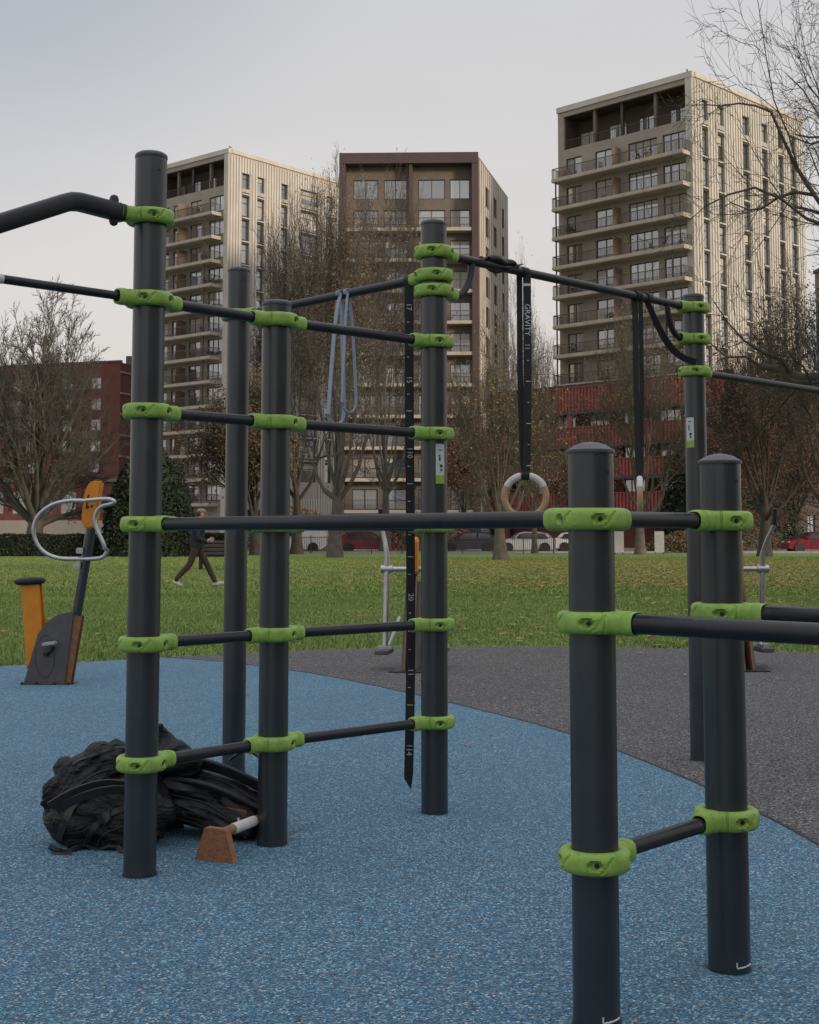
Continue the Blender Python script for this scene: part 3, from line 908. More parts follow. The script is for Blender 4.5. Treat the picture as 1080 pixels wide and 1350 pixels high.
def crumple(me, amp, folds, seed, fan, floor=0.006):
    """relax the lumps, then lay long rounded folds with creases between them, running from the point `fan`"""
    bm = bmesh.new(); bm.from_mesh(me)
    for _ in range(fan[4]): bmesh.ops.smooth_vert(bm, verts=bm.verts, factor=.6, use_axis_x=True, use_axis_y=True, use_axis_z=True)
    bm.normal_update()
    out = []
    for v in bm.verts:
        p = v.co
        wx = .030 * noise.noise((p.x * 7 + seed, p.y * 7, p.z * 7)); wz = .030 * noise.noise((p.x * 7, p.y * 7 + seed, p.z * 7 + 9))
        dx, dz = p.x + wx - fan[0], p.z + wz - fan[1]
        w = math.atan2(dz, dx); rad = math.hypot(dx, dz)
        b1 = min(1, abs(noise.noise((w * fan[2] + seed, p.y * fan[3], rad * 2.2))) * 2.2)
        b2 = min(1, abs(noise.noise((w * fan[2] * 2.1 + seed * 2, p.y * fan[3] * 2, rad * 4.5 + 3))) * 2.2)
        b3 = noise.noise((p.x * 5, p.y * 5, p.z * 5 + seed))
        out.append(p + v.normal * (folds * (b1 ** .6 - .7) + folds * .38 * (b2 ** .6 - .7) + amp * b3))
    for v, q in zip(bm.verts, out):
        if q.z < floor: q.z = floor + (q.z - floor) * 0.05
        v.co = q
    bmesh.ops.smooth_vert(bm, verts=bm.verts, factor=.5, use_axis_x=True, use_axis_y=True, use_axis_z=True)
    bm.to_mesh(me); bm.free()
    me.polygons.foreach_set('use_smooth', [True] * len(me.polygons))
def soft(name, mb, voxel, m, parent, amp, folds, seed, fan, squash=1.0):
    me = remeshed(mb, voxel, name); crumple(me, amp, folds, seed, fan)
    if squash != 1.0:
        for v in me.vertices: v.co.z *= squash
    me.materials.clear(); me.materials.append(m)
    return link(name, me, parent)
M['strap_edge'] = mat('grey_webbing', (0.03, 0.031, 0.036), .55, 0, .3, 60, .3, 900)
base = gnd(150, 1120)
bag = empty('duffel_bag', (base.x, base.y, 0), R(8), 'slumped black duffel bag and jacket heap on the blue floor behind the tall left post', 'bag')
mb = MB()
ellipsoid(mb, (-.02, .10, .13), (.25, .17, .16), (0, R(-6), R(12)))
ellipsoid(mb, (-.14, .04, .09), (.13, .13, .10), (0, R(25), R(30)))
ellipsoid(mb, (.06, -.01, .11), (.16, .10, .13), (R(12), R(-18), R(-10)))
ellipsoid(mb, (.03, .16, .26), (.17, .10, .11), (0, R(-8), 0))
soft('bag_body', mb, .0085, M['black_cloth'], bag, .020, .028, 3.1, (.24, -.06, 5.0, 3.0, 14), .93)
mb = MB()
for i, (x, y, z, rx, ry, rz, a) in enumerate([(-.10, .09, .26, .13, .10, .08, 30), (-.01, .12, .32, .13, .10, .085, 20), (.10, .12, .345, .12, .09, .07, -8), (.165, .13, .41, .040, .05, .085, -24), (.22, .12, .32, .11, .08, .06, 34), (-.18, .06, .19, .10, .09, .08, 45)]):
    ellipsoid(mb, (x, y, z), (rx, ry, rz), (0, R(a), R(15 * i)))
soft('jacket', mb, .007, M['black_cloth'], bag, .028, .027, 9.4, (-.30, .12, 7.0, 6.0, 18), .93)
mb = MB()
for zz, k in ((.0, 0), (.02, 1)):
    pts = [Vector((-.20 + .05 * i - .02 * k, -.075 - .02 * math.sin(i * .8 + k), .16 + .035 * i - .0045 * i * i + .02 * k)) for i in range(8)]
    mb.ribbon(pts, Vector((0, -.5, 1)), .035, .006)
mb.build('carry_strap', M['strap_edge'], bag)
mb = MB(); pts = [Vector((-.22 + .03 * i, -.06 - .018 * math.sin(i), .02 + .01 * math.cos(i * 1.7))) for i in range(10)]
mb.tube(pts, .011, 8).build('loose_cord', M['black_nylon'], bag, None, True)

base = gnd(272, 1108)
bp = empty('backpack', (base.x, base.y, 0), R(-14), 'black backpack lying on its side between the two left posts', 'backpack')
mb = MB()
ellipsoid(mb, (0, .10, .125), (.235, .125, .105), (R(-14), R(12), 0), 24, .62)
body = soft('main_compartment', mb, .0075, M['black_nylon'], bp, .012, .016, 1.7, (.9, -.1, 14, 3, 8))
mb = MB()
ellipsoid(mb, (.035, -.01, .105), (.185, .055, .072), (R(-24), R(14), 0), 22, .6)
soft('front_pocket', mb, .006, M['black_nylon'], bp, .010, .012, 5.5, (.9, -.1, 16, 3, 6))
mb = MB()
ellipsoid(mb, (-.05, -.005, .17), (.14, .06, .035), (R(-20), R(16), R(4)), 22, .7)
soft('top_pocket', mb, .006, M['black_nylon'], bp, .010, .012, 7.5, (.9, -.1, 16, 3, 6))
def arch(x0, x1, z0, z1, y0, bulge, n=18):
    return [Vector((x0 + (x1 - x0) * t, y0 - bulge * math.sin(math.pi * t), z0 + (z1 - z0) * t + .055 * math.sin(math.pi * t))) for t in [i / (n - 1) for i in range(n)]]
MB().ribbon(arch(-.22, .22, .20, .12, -.005, .05), Vector((0, -.8, .6)), .052, .014).build('shoulder_strap', M['strap_edge'], bp, bevel=.003)
MB().ribbon(arch(-.24, .24, .265, .175, .06, .04), Vector((0, -.6, .8)), .055, .014).build('shoulder_strap', M['strap_edge'], bp, bevel=.003)
for (x0, x1, z0, z1, y) in ((-.15, .19, .115, .045, -.062), (-.13, .18, .085, .03, -.055)):
    MB().tube(arch(x0, x1, z0, z1, y, .018), .0035, 6).build('zip', M['strap_edge'], bp)
MB().box((.135, -.045, .125), (.085, .004, .016), Matrix.Rotation(R(6), 3, 'Y')).build('leather_patch', M['walnut'], bp, bevel=.001)
MB().tube([(.155, -.07, .105), (.158, -.074, .09), (.16, -.074, .077)], .006, 8).build('zip_pull', M['galv'], bp)
MB().tube([Vector((.03 + .14 * i / 11, .16 + .0 * i, .275 + .035 * math.sin(math.pi * i / 11))) for i in range(12)], .013, 8, flat=.5).build('grab_handle', M['black_nylon'], bp, None, True)

from mathutils.bvhtree import BVHTree
def conform(name, root, path, w, th, m, lift=.004, rnd=False):
    """strap, zip or piping laid over the front of a bag along (x, z) points"""
    trees = [BVHTree.FromPolygons([v.co.copy() for v in o.data.vertices], [tuple(p.vertices) for p in o.data.polygons]) for o in root.children if o.name.split('.')[0] in ('bag_body', 'jacket', 'main_compartment', 'front_pocket', 'top_pocket')]
    sm = smooth_line(path, 8); pts = []; nr = []
    for p in sm:
        best = None
        for t in trees:
            h = t.ray_cast(Vector((p.x, -1, p.y)), Vector((0, 1, 0)))
            if h[0] is not None and (best is None or h[0].y < best[0].y): best = h
        if best is None: continue
        pts.append(best[0] + best[1] * lift); nr.append(best[1].copy())
    if len(pts) < 4: return
    for _ in range(3):
        pts = [pts[0]] + [(pts[i - 1] + pts[i] * 2 + pts[i + 1]) / 4 for i in range(1, len(pts) - 1)] + [pts[-1]]
    if rnd: return MB().tube(pts, th, 6).build(name, m, root, None, True)
    wd = []
    for i in range(len(pts)):
        t = (pts[min(i + 1, len(pts) - 1)] - pts[max(i - 1, 0)]).normalized(); n0 = nr[i] if nr[i].y < 0 else -nr[i]
        wd.append(t.cross(n0))
    return MB().ribbon(pts, wd, w, th).build(name, m, root, bevel=th * .3)
SE = M['strap_edge']
conform('webbing_strap', bag, [(-.19, .05), (-.16, .14), (-.10, .20), (-.02, .235), (.04, .24)], .028, .005, SE)
conform('webbing_strap', bag, [(-.10, .03), (-.07, .09), (-.01, .14), (.06, .17)], .022, .005, SE)
conform('piping', bag, [(-.215, .10), (-.17, .19), (-.10, .255), (-.02, .285)], 0, .0032, SE, rnd=True)
conform('piping', bag, [(-.06, .02), (-.03, .07), (.03, .10), (.09, .115)], 0, .003, SE, rnd=True)
conform('zip', bag, [(-.16, .30), (-.08, .335), (0, .355), (.07, .35)], .012, .003, SE)
conform('side_strap', bp, [(-.15, .215), (-.05, .20), (.06, .17), (.16, .115), (.20, .08)], .026, .005, SE)
conform('side_strap', bp, [(-.16, .155), (-.06, .14), (.05, .10), (.14, .055)], .018, .005, SE)
conform('piping', bp, [(-.17, .18), (-.06, .17), (.05, .135), (.15, .085)], 0, .003, SE, rnd=True)
conform('zip', bp, [(-.14, .10), (-.05, .085), (.05, .055), (.11, .03)], .010, .003, SE)
conform('piping', bp, [(-.20, .235), (-.08, .238), (.06, .215), (.19, .155)], 0, .003, SE, rnd=True)
for x_, z_ in ((-.115, .19), (-.02, .13)):
    b_ = conform('buckle', bag, [(x_ - .016, z_ - .012), (x_ - .005, z_ - .003), (x_ + .006, z_ + .004), (x_ + .018, z_ + .010)], .034, .008, M['dark'], .008)
b_ = conform('buckle', bp, [(.03, .185), (.042, .18), (.054, .174), (.066, .168)], .034, .008, M['dark'], .008)
# loose strap ends on the floor
for pts_ in ([(-.19, -.07, .02), (-.21, -.10, .012), (-.17, -.12, .010), (-.13, -.115, .012)], [(.02, -.10, .03), (.05, -.14, .012), (.09, -.145, .010), (.12, -.17, .010)]):
    sm = []
    for i in range(len(pts_) - 1):
        for k in range(5): sm.append(Vector(pts_[i]).lerp(Vector(pts_[i + 1]), k / 5))
    MB().ribbon(sm, Vector((.3, .2, 1)), .020, .003).build('loose_strap', SE, bag)
def parallette(A, B, label):
    A, B = Vector(A), Vector(B); d = (B - A).normalized(); sd = Vector((d.y, -d.x, 0))
    root = empty('parallette', tuple(A), 0, label, 'parallette', 'wooden parallettes')
    for q in (Vector(), B - A):
        mb = MB().prism([(-.080, .003), (.080, .003), (.044, .124), (-.040, .124)], -.019, .019, lambda a, b, t, q=q: tuple(q + sd * a + d * t + Vector((0, 0, b))))
        mb.build('end_block', M['walnut'], root, bevel=.003)
    L = (B - A).length
    h = Vector((0, 0, .098))
    g = MB().tube([h + d * .015, h + d * (L - .015)], .0175, 18).build('grip_bar', M['walnut'], root, None, True)
    MB().tube([h + d * .11, h + d * (L - .12)], .0195, 18).build('tape_wrap', M['tape'], g, None, True)
    return root
a = gnd(284, 1141)
parallette((a.x, a.y + .02, 0), (a.x + .15, a.y + .37, 0), 'dark wooden parallette with white taped grip in front of the backpack')
b = gnd(222, 1098)
parallette((b.x - .02, b.y + .02, 0), (b.x - .20, b.y + .36, 0), 'dark wooden parallette mostly hidden under the bags behind the tall left post')

# ================================================================== exercise machines at the edge of the surface
def exercise_bike():
    q = gnd(66, 903)
    root = empty('exercise_bike', (q.x, q.y, 0), R(0), 'orange and grey outdoor exercise bike with looped steel handlebar at the left', 'exercise bike')
    s = 1 / (FPX / q.y)      # metres per photo pixel at the machine
    def L(u, v, y=0.0): return Vector(((u - 66) * s, y, (903 - v) * s))
    out = [(34, 903), (88, 903), (98, 808), (78, 811), (62, 822), (52, 836)]
    pn = MB().prism([(p.x, p.z) for p in (L(*o) for o in out)], -.07, -.03, lambda a, b, t: (a, t, b)).build('side_panel', M['panel'], root, bevel=.004)
    MB().prism([(p.x, p.z) for p in (L(*o) for o in out)], .06, .10, lambda a, b, t: (a, t, b)).build('side_panel', M['panel'], root, bevel=.004)
    # ring engraved round the crank and the crank with its pedals
    rg = []
    for i in range(33):
        w = 2 * math.pi * i / 32; c0 = L(62, 865); rg.append(Vector((c0.x + .10 * math.cos(w) * .75, -.071, c0.z + .16 * math.sin(w))))
    MB().tube(rg, .0022, 6, False).build('wheel_ring', M['cap'], pn)
    for sgn in (-1, 1):
        c0 = L(64, 862); yy = -.075 if sgn < 0 else .105
        cr_ = MB().tube([Vector((c0.x, 0, c0.z)), Vector((c0.x, yy * 1.3, c0.z))], .02, 14).tube([Vector((c0.x, yy * 1.25, c0.z)), Vector((c0.x - .06 * sgn, yy * 1.25, c0.z - .05 * sgn))], .014, 10)
        c_ = cr_.build('crank', M['dark'], root, None, True)
        MB().box((c0.x - .05 * sgn - .01, yy * 1.3 + .05 * sgn, c0.z - .05 * sgn + .035), (.10, .09, .025), Matrix.Rotation(R(-8), 3, 'Y')).build('pedal', M['galv'], c_, bevel=.006)
    # leaning column with warm board edges
    p0, p1 = L(85, 905), L(117, 690)
    MB().tube([p0, p0.lerp(p1, .5), p1], .038, 20).build('column', M['post'], root, None, True)
    for y in (-.045, .045):
        ax = (p1 - p0).normalized()
        mb = MB().prism([(-.052, 0), (.052, 0), (.052, .55), (-.052, .55)], y - .008, y + .008, lambda a, b, t: tuple(p0 + Vector((ax.z, 0, -ax.x)) * a + ax * b + Vector((0, t, 0))))
        mb.build('edge_board', M['plyedge'], root)
    MB().box((L(66, 903).x, .01, .008), (.40, .22, .014)).build('base_plate', M['dark'], root, bevel=.003)
    for u in (34, 52, 76, 94):
        MB().lathe([(.012, 0), (.012, .012), (.006, .018)], 8, (L(u, 903).x, -.095, .014)).build('anchor_bolt', M['dark'], root)
    # orange head
    out = [(104, 686), (107, 655), (111, 643), (118, 637), (130, 638), (127, 663), (123, 698), (113, 701), (106, 697)]
    hd = MB().prism([(p.x, p.z) for p in (L(*o) for o in out)], -.052, .052, lambda a, b, t: (a, t, b)).build('head_housing', M['orange'], root, bevel=.012)
    for u, v in ((113, 672), (118, 671)):
        c0 = L(u, v); MB().tube([c0 + Vector((0, -.050, 0)), c0 + Vector((0, -.056, 0))], .010, 10).build('bolt', M['dark'], hd)
    MB().box(L(112, 665) + Vector((0, -.054, 0)), (.012, .006, .11), Matrix.Rotation(R(8), 3, 'Y')).build('slot', M['dark'], hd)
    # looped handlebar
    pts2 = [(112, 664), (85, 664), (62, 670), (46, 683), (40, 700), (44, 718), (56, 732), (75, 739), (100, 740), (128, 739), (137, 733), (138, 722), (131, 707), (126, 694), (126, 682), (133, 672), (147, 668), (150, 665), (140, 662), (112, 664)]
    P3 = [L(*p) for p in pts2]
    sm = smooth_line([(p.x, p.z) for p in P3], 4)
    hp = [Vector((p.x, -.14 * math.sin(max(0, min(1, (p.x + .05) / .5)) * 1.57) * (1 if i > len(sm) * .55 else .3), p.y)) for i, p in enumerate(sm)]
    MB().tube(hp, .0165, 12, False).build('handlebar', M['steel'], root, None, True)
    for v in (729, 748):
        c0 = L(108 if v < 740 else 105, v); MB().box(c0 + Vector((-.03, -.035, 0)), (.055, .04, .045)).build('handlebar_bracket', M['steel'], root, bevel=.006)
    # orange seat post, two flanges, and the seat
    for y, m_ in ((-.03, 'orange'), (.06, 'orange')):
        mb = MB().prism([(p.x, p.z) for p in (L(*o) for o in [(37, 882), (58, 845), (50, 773), (27, 773)])], y - .016, y + .016, lambda a, b, t: (a, t, b))
        mb.build('seat_post', M[m_], root, bevel=.003)
    mb = MB().prism([(p.x, p.z) for p in (L(*o) for o in [(46, 868), (50, 860), (42, 773), (38, 773)])], -.016, .046, lambda a, b, t: (a, t, b)); mb.build('seat_post_web', M['orange'], root)
    c0 = L(36, 769)
    mb = MB(); ellipsoid(mb, (c0.x, .015, c0.z), (.115, .10, .032), (0, R(-3), 0), 14, .75); mb.build('seat', M['rubber'], root, None, True)
exercise_bike()

def cross_trainer(loc, rz, label):
    root = empty('cross_trainer', loc, rz, label, 'cross trainer', 'outdoor cross trainers')
    MB().box((0, 0, .008), (.30, .95, .014)).build('base_plate', M['dark'], root, bevel=.003)
    for x in (-.052, .052):
        MB().prism([(-.34, .015), (.10, .015), (.04, .75), (-.06, .75), (-.18, .42)], x - .012, x + .012, lambda a, b, t: (t, a, b)).build('side_panel', M['panel'], root, bevel=.003)
    for x in (-.036, .036):
        MB().prism([(-.30, .015), (.07, .015), (.02, .80), (-.04, .80)], x - .006, x + .006, lambda a, b, t: (t, a - .06, b)).build('edge_board', M['plyedge'], root)
    MB().tube([(0, .02, .015), (0, -.02, .6), (0, -.06, 1.12)], .038, 18).build('column', M['post'], root, None, True)
    MB().prism([(-.11, .82), (0, .80), (.0, 1.10), (-.04, 1.14), (-.12, 1.10)], -.045, .045, lambda a, b, t: (t, a, b)).build('head_housing', M['orange'], root, bevel=.012)
    MB().tube([(-.27, -.03, .855), (.27, -.03, .855)], .022, 14).build('axle', M['steel'], root, None, True)
    for sx, sw in ((-1, .10), (1, -.10)):
        x = .235 * sx
        pts = [(x + .06 * sx, -.12 + sw, 1.36), (x + .055 * sx, -.10 + sw, 1.24), (x + .02 * sx, -.06 + sw * .4, 1.10), (x, -.03, .98), (x, -.03, .855), (x, -.03 - sw * .5, .5), (x, -.03 - sw, .17)]
        a_ = MB().tube(pts, [.017, .017, .02, .024, .026, .025, .024], 14).build('swing_arm', M['steel'], root, None, True)
        MB().tube([Vector(pts[0]) + Vector((0, 0, .02)), Vector(pts[0]).lerp(Vector(pts[1]), 1.0)], .0215, 14).build('grip', M['bar'], a_, None, True)
        MB().tube([(x - .05, -.03, .855), (x + .05, -.03, .855)], .034, 16).build('bearing', M['steel'], a_, None, True)
        MB().box((x, -.06 - sw, .155), (.12, .34, .035)).build('foot_plate', M['panel'], root, bevel=.008)
        MB().box((x, -.03 - sw, .185), (.13, .06, .03)).build('foot_bracket', M['galv'], root, bevel=.004)
        MB().tube([(x - .07 * sx, .25, .42), (x - .02 * sx, -.02, .19)], .016, 10).build('link_rod', M['galv'], root, None, True)
    return root
q = gnd(546, 881)
ct = cross_trainer((q.x, q.y, 0), R(-8), 'steel and grey cross trainer standing behind the centre post')
q = gnd(972, 880)
c2 = cross_trainer((q.x, q.y, 0), R(3), 'steel and grey cross trainer standing behind the short right post')

# ================================================================== buildings
M['flank'] = mat('beige_cladding', (0.37, 0.34, 0.30), 0.65, 0, 0.12, .5)
M['stone'] = mat('taupe_stone', (0.29, 0.255, 0.22), 0.8, 0, 0.12, .6, 0.1, 8)
M['stone_pale'] = mat('pale_stone', (0.50, 0.46, 0.40), 0.8, 0, 0.12, .6, 0.1, 8)
M['slab'] = mat('balcony_slab', (0.40, 0.35, 0.285), 0.8, 0, 0.15, .8)
M['groove'] = mat('bronze_cladding', (0.20, 0.145, 0.105), 0.6, 0.1, 0.15, .5)
M['rib'] = mat('cream_ribs', (0.50, 0.47, 0.42), 0.6, 0, 0.12, .4)
M['frame_dark'] = mat('window_frame_dark', (0.045, 0.038, 0.035), 0.5, 0.2, 0.1, 4)
M['rail'] = mat('bronze_railing', (0.09, 0.07, 0.055), 0.6, 0.2, 0.1, 4)
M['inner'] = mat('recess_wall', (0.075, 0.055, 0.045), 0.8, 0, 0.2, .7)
M['maroon'] = mat('maroon_cladding', (0.068, 0.043, 0.043), 0.6, 0.1, 0.15, .6)
M['tanwall'] = mat('tan_brick', (0.15, 0.123, 0.105), 0.85, 0, 0.15, 1.0)
M['redbrick'] = mat('red_brick', (0.13, 0.042, 0.033), 0.85, 0, 0.2, 1.2)
M['redslat'] = mat('red_slats', (0.28, 0.065, 0.055), 0.7, 0, 0.2, 1.2)
M['course'] = mat('string_course', (0.34, 0.27, 0.24), 0.8, 0, 0.15, 1)
M['white_frame'] = mat('window_frame_white', (0.36, 0.35, 0.34), 0.6, 0, 0.08, 4)
M['roof'] = mat('roof_felt', (0.12, 0.12, 0.12), 0.9, 0, 0.2, .5)
M['glass'] = glass_mat('window_glass', (0.20, 0.225, 0.25), 1.0, 2.2)  # pale tint puts reflected sky into the pane's base colour
M['glass_dark'] = glass_mat('window_glass_dark', (0.04, 0.042, 0.046), .8, 1.7)

def fr(o, d, n): return (Vector((o[0], o[1], 0)), Vector((d[0], d[1], 0)).normalized(), Vector((n[0], n[1], 0)).normalized())
def wall_mesh(F, S, z0, z1, rects, depth=0.25, s_start=0.0):
    """wall plane with true openings and their reveals"""
    a, d, n = F; mb = MB()
    xs = sorted({s_start, S, *[r[0] for r in rects], *[r[1] for r in rects]}); zs = sorted({z0, z1, *[r[2] for r in rects], *[r[3] for r in rects]})
    def pt(s, z, t=0.0): return tuple(a + d * s + n * t + Vector((0, 0, z)))
    holes = set()
    ix = {v: i for i, v in enumerate(xs)}; iz = {v: i for i, v in enumerate(zs)}
    for r in rects:
        for i in range(ix[r[0]], ix[r[1]]):
            for k in range(iz[r[2]], iz[r[3]]): holes.add((i, k))
    for i in range(len(xs) - 1):
        for k in range(len(zs) - 1):
            if (i, k) in holes: continue
            mb.add([pt(xs[i], zs[k]), pt(xs[i + 1], zs[k]), pt(xs[i + 1], zs[k + 1]), pt(xs[i], zs[k + 1])], [(0, 1, 2, 3)])
    for s0, s1, b0, b1 in rects:
        c = [(s0, b0), (s1, b0), (s1, b1), (s0, b1)]
        for i in range(4):
            p, q = c[i], c[(i + 1) % 4]
            mb.add([pt(*p), pt(*q), pt(q[0], q[1], -depth), pt(p[0], p[1], -depth)], [(0, 1, 2, 3)])
    return mb
win_cache = {}; blind_cache = {}; WR = random.Random(77)
M['blind'] = mat('window_blind', (0.38, 0.36, 0.33), .9, 0, .1, 3, objvar=.35)
M['terracotta'] = mat('planter', (0.2, 0.11, 0.07), .8, 0, .2, 5)
def window(parent, F, r, depth, fm, gm, mull=1, trans=False, name='window'):
    """frame with mullions and its pane, set back in the opening"""
    a, d, n = F; w, h = round(r[1] - r[0], 3), round(r[3] - r[2], 3)
    key = (w, h, mull, trans, fm, gm)
    if key not in win_cache:
        f = MB(); t = .09
        f.box((0, 0, -h / 2 + t / 2), (w, .08, t)).box((0, 0, h / 2 - t / 2), (w, .08, t))
        f.box((-w / 2 + t / 2, 0, 0), (t, .08, h - 2 * t)).box((w / 2 - t / 2, 0, 0), (t, .08, h - 2 * t))
        for i in range(1, mull): f.box((-w / 2 + w * i / mull, 0, 0), (t * .8, .07, h - 2 * t))
        if trans: f.box((0, 0, h * .18), (w - 2 * t, .06, t * .8))
        p = MB().add([(-w / 2 + .02, .03, -h / 2 + .02), (w / 2 - .02, .03, -h / 2 + .02), (w / 2 - .02, .03, h / 2 - .02), (-w / 2 + .02, .03, h / 2 - .02)], [(0, 1, 2, 3)])
        pm = MB(); pm.box((0, .03, 0), (w - .04, .012, h - .04))
        win_cache[key] = (f.mesh('window', M[fm]), pm.mesh('pane', M[gm]))
    fmesh, pmesh = win_cache[key]
    q = a + d * ((r[0] + r[1]) / 2) - n * depth + Vector((0, 0, (r[2] + r[3]) / 2))
    # local -y looks out along n
    rz = math.atan2(n.x, -n.y)
    o = link(name, fmesh, parent, q, (0, 0, rz)); link('pane', pmesh, o)
    rb = WR.random()
    if rb < .38:
        fh = round(WR.choice((.25, .4, .6, .85)), 2); fw = WR.choice((1.0, 1.0, .5)); key2 = (w, h, fh, fw)
        if key2 not in blind_cache:
            blind_cache[key2] = MB().box((-(1 - fw) * w / 2, .018, h / 2 - h * fh / 2), (w * fw - .12, .008, h * fh - .06)).mesh('blind', M['blind'])
        link('blind', blind_cache[key2], o)
    return o
def ribs_mesh(F, S, z0, z1, rects, step, w, t, s0=0.0):
    a, d, n = F; mb = MB(); s = s0 + step / 2
    while s < S - w:
        segs = [(z0, z1)]
        for r in rects:
            if r[0] - w < s < r[1] + w * .2:
                ns = []
                for (p, q) in segs:
                    if r[3] <= p or r[2] >= q: ns.append((p, q))
                    else:
                        if r[2] > p: ns.append((p, r[2]))
                        if r[3] < q: ns.append((r[3], q))
                segs = ns
        for p, q in segs:
            if q - p > .05: mb.hexa(a, d, n, s, s + w, p, q, 0.0, t)
        s += step
    return mb

def tower(name, label, corner, dL, nL, dR, nR, L, Rr, H, storey, slab0, nslab, lwins, logg, rcols, rtop, rh, rshort, bal, big=None):
    root = empty(name, (corner[0], corner[1], 0), 0, label, 'building')
    FL = fr((0, 0), dL, nL); FR = fr((0, 0), dR, nR)
    # --- left face: balconies
    rects = [(logg[0], logg[1], logg[2], logg[3])]
    for k in range(nslab):
        z = slab0 - storey * k
        for (s0, s1) in lwins: rects.append((s0, s1, round(z + .32, 3), round(z + 2.35, 3)))
    wall_mesh(FL, L, 0, H, rects[1:] + rects[:1], .3).build('wall', M['stone'], root)
    for r in rects[1:]:
        window(root, FL, r, .16, 'frame_dark', 'glass', max(2, int((r[1] - r[0]) / .85)))
    # top loggia: deep recess with piers
    a, d, n = FL
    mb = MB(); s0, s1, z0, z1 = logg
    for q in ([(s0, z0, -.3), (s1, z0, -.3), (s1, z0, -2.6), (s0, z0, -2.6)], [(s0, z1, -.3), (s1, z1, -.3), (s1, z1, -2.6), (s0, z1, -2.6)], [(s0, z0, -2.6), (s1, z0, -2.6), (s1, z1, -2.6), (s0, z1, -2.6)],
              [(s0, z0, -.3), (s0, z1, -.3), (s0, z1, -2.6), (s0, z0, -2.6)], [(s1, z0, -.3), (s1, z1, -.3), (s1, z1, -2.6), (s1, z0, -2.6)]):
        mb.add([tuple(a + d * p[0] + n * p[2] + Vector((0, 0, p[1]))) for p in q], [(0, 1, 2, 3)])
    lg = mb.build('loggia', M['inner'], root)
    for i in range(1, 4):
        s = s0 + (s1 - s0) * (i / 4 + (.02 if i == 2 else 0))
        MB().hexa(a, d, n, s - .16, s + .16, z0, z1, -.7, -.35).build('loggia_column', M['frame_dark' if i == 2 else 'tanwall'], root)
    for i in range(4):
        sa = s0 + (s1 - s0) * (i + .3) / 4; window(root, FL, (sa, sa + (s1 - s0) * .15, z0 + .15, z0 + 2.3), 2.5, 'frame_dark', 'glass', 2)
    mb = MB()
    mb.hexa(a, d, n, s0, s1, z0 + 1.05, z0 + 1.10, -.28, -.22)
    s = s0
    while s < s1: mb.hexa(a, d, n, s, s + .03, z0, z0 + 1.05, -.27, -.24); s += .25
    mb.build('railing', M['rail'], root)
    # balcony slabs, railings, slim posts
    b0, b1, dep = bal
    slab_me = MB().hexa(Vector(), d, n, b0, b1, -.42, 0, .0, dep).hexa(Vector(), d, n, b0 - .04, b1 + .04, -.36, -.06, dep, dep + .05).mesh('balcony', M['slab'])
    rm = MB(); rm.hexa(Vector(), d, n, b0, b1, 1.02, 1.10, dep - .06, dep - .01)
    s = b0
    while s < b1: rm.hexa(Vector(), d, n, s, s + .035, 0.03, 1.02, dep - .05, dep - .02); s += .16
    for se in (b0, b1 - .03):
        t = .1
        while t < dep - .1: rm.hexa(Vector(), d, n, se, se + .03, .03, 1.02, t, t + .03); t += .16
        rm.hexa(Vector(), d, n, se, se + .03, 1.02, 1.10, .02, dep - .06)
    rail_me = rm.mesh('railing', M['rail'])
    scr_me = MB().hexa(Vector(), d, n, 0, .08, 0, 2.1, .02, dep - .1).mesh('privacy_screen', M['groove'])
    post_me = MB().hexa(Vector(), d, n, -.06, .06, 0, storey - .42, dep - .22, dep - .10).mesh('balcony_post', M['frame_dark'])
    for k in range(nslab):
        z = slab0 - storey * k
        bo = link('balcony', slab_me, root, (0, 0, z)); link('railing', rail_me, bo, (0, 0, 0))
        for f in (.52,): link('privacy_screen', scr_me, bo, tuple(d * (b0 + (b1 - b0) * f)))
        for j in range(WR.randint(1, 4)):                 # what people keep on their balconies
            sx = WR.uniform(b0 + .5, b1 - .8); tt = WR.uniform(.35, dep - .45); kind = WR.random(); c0 = d * sx + n * tt
            if kind < .4:
                pl = MB().box((0, 0, .2), (.5, .35, .4)).build('planter', M['terracotta'], bo, c0)
                lf = MB()
                for q_ in range(26):
                    a_ = Vector((WR.gauss(0, .22), WR.gauss(0, .18), .45 + abs(WR.gauss(0, .28)))); lf.box(a_, (.16, .16, .02), Matrix.Rotation(WR.random() * 3, 3, 'X') @ Matrix.Rotation(WR.random() * 3, 3, 'Y'))
                tag(lf.build('leaves', M['leaf_dark'], pl), kind='stuff')
            elif kind < .75:
                ch = MB().box((0, 0, .42), (.45, .45, .05)).box((0, .21, .68), (.45, .04, .5))
                for ax in (-.19, .19):
                    for ay in (-.19, .19): ch.box((ax, ay, .2), (.04, .04, .4))
                ch.build('chair', M[WR.choice(('white_frame', 'tanwall', 'frame_dark'))], bo, c0, rot=(0, 0, WR.random() * 6))
            else:
                MB().box((0, 0, .55), (.9, .06, 1.1)).build('storage_panel', M[WR.choice(('groove', 'stone_pale', 'maroon'))], bo, c0, rot=(0, 0, math.atan2(d.y, d.x)))
        if k > 0:
            for s in (b0 + 1.5, b1 - .4): link('balcony_post', post_me, bo, tuple(d * s))
    # --- right face: ribbed cladding and tall windows
    rr = []
    for s, w in rcols:
        for k in range(int((rtop - 6) / storey)):
            z1 = rtop - storey * k; rr.append((round(s - w / 2, 3), round(s + w / 2, 3), round(z1 - rh, 3), round(z1, 3)))
        if rshort: rr.append((round(s - w / 2, 3), round(s + w / 2, 3), round(rtop + rshort[0], 3), round(rtop + rshort[1], 3)))
    wall_mesh(FR, Rr, 0, H, rr, .45).build('wall', M['flank'], root)
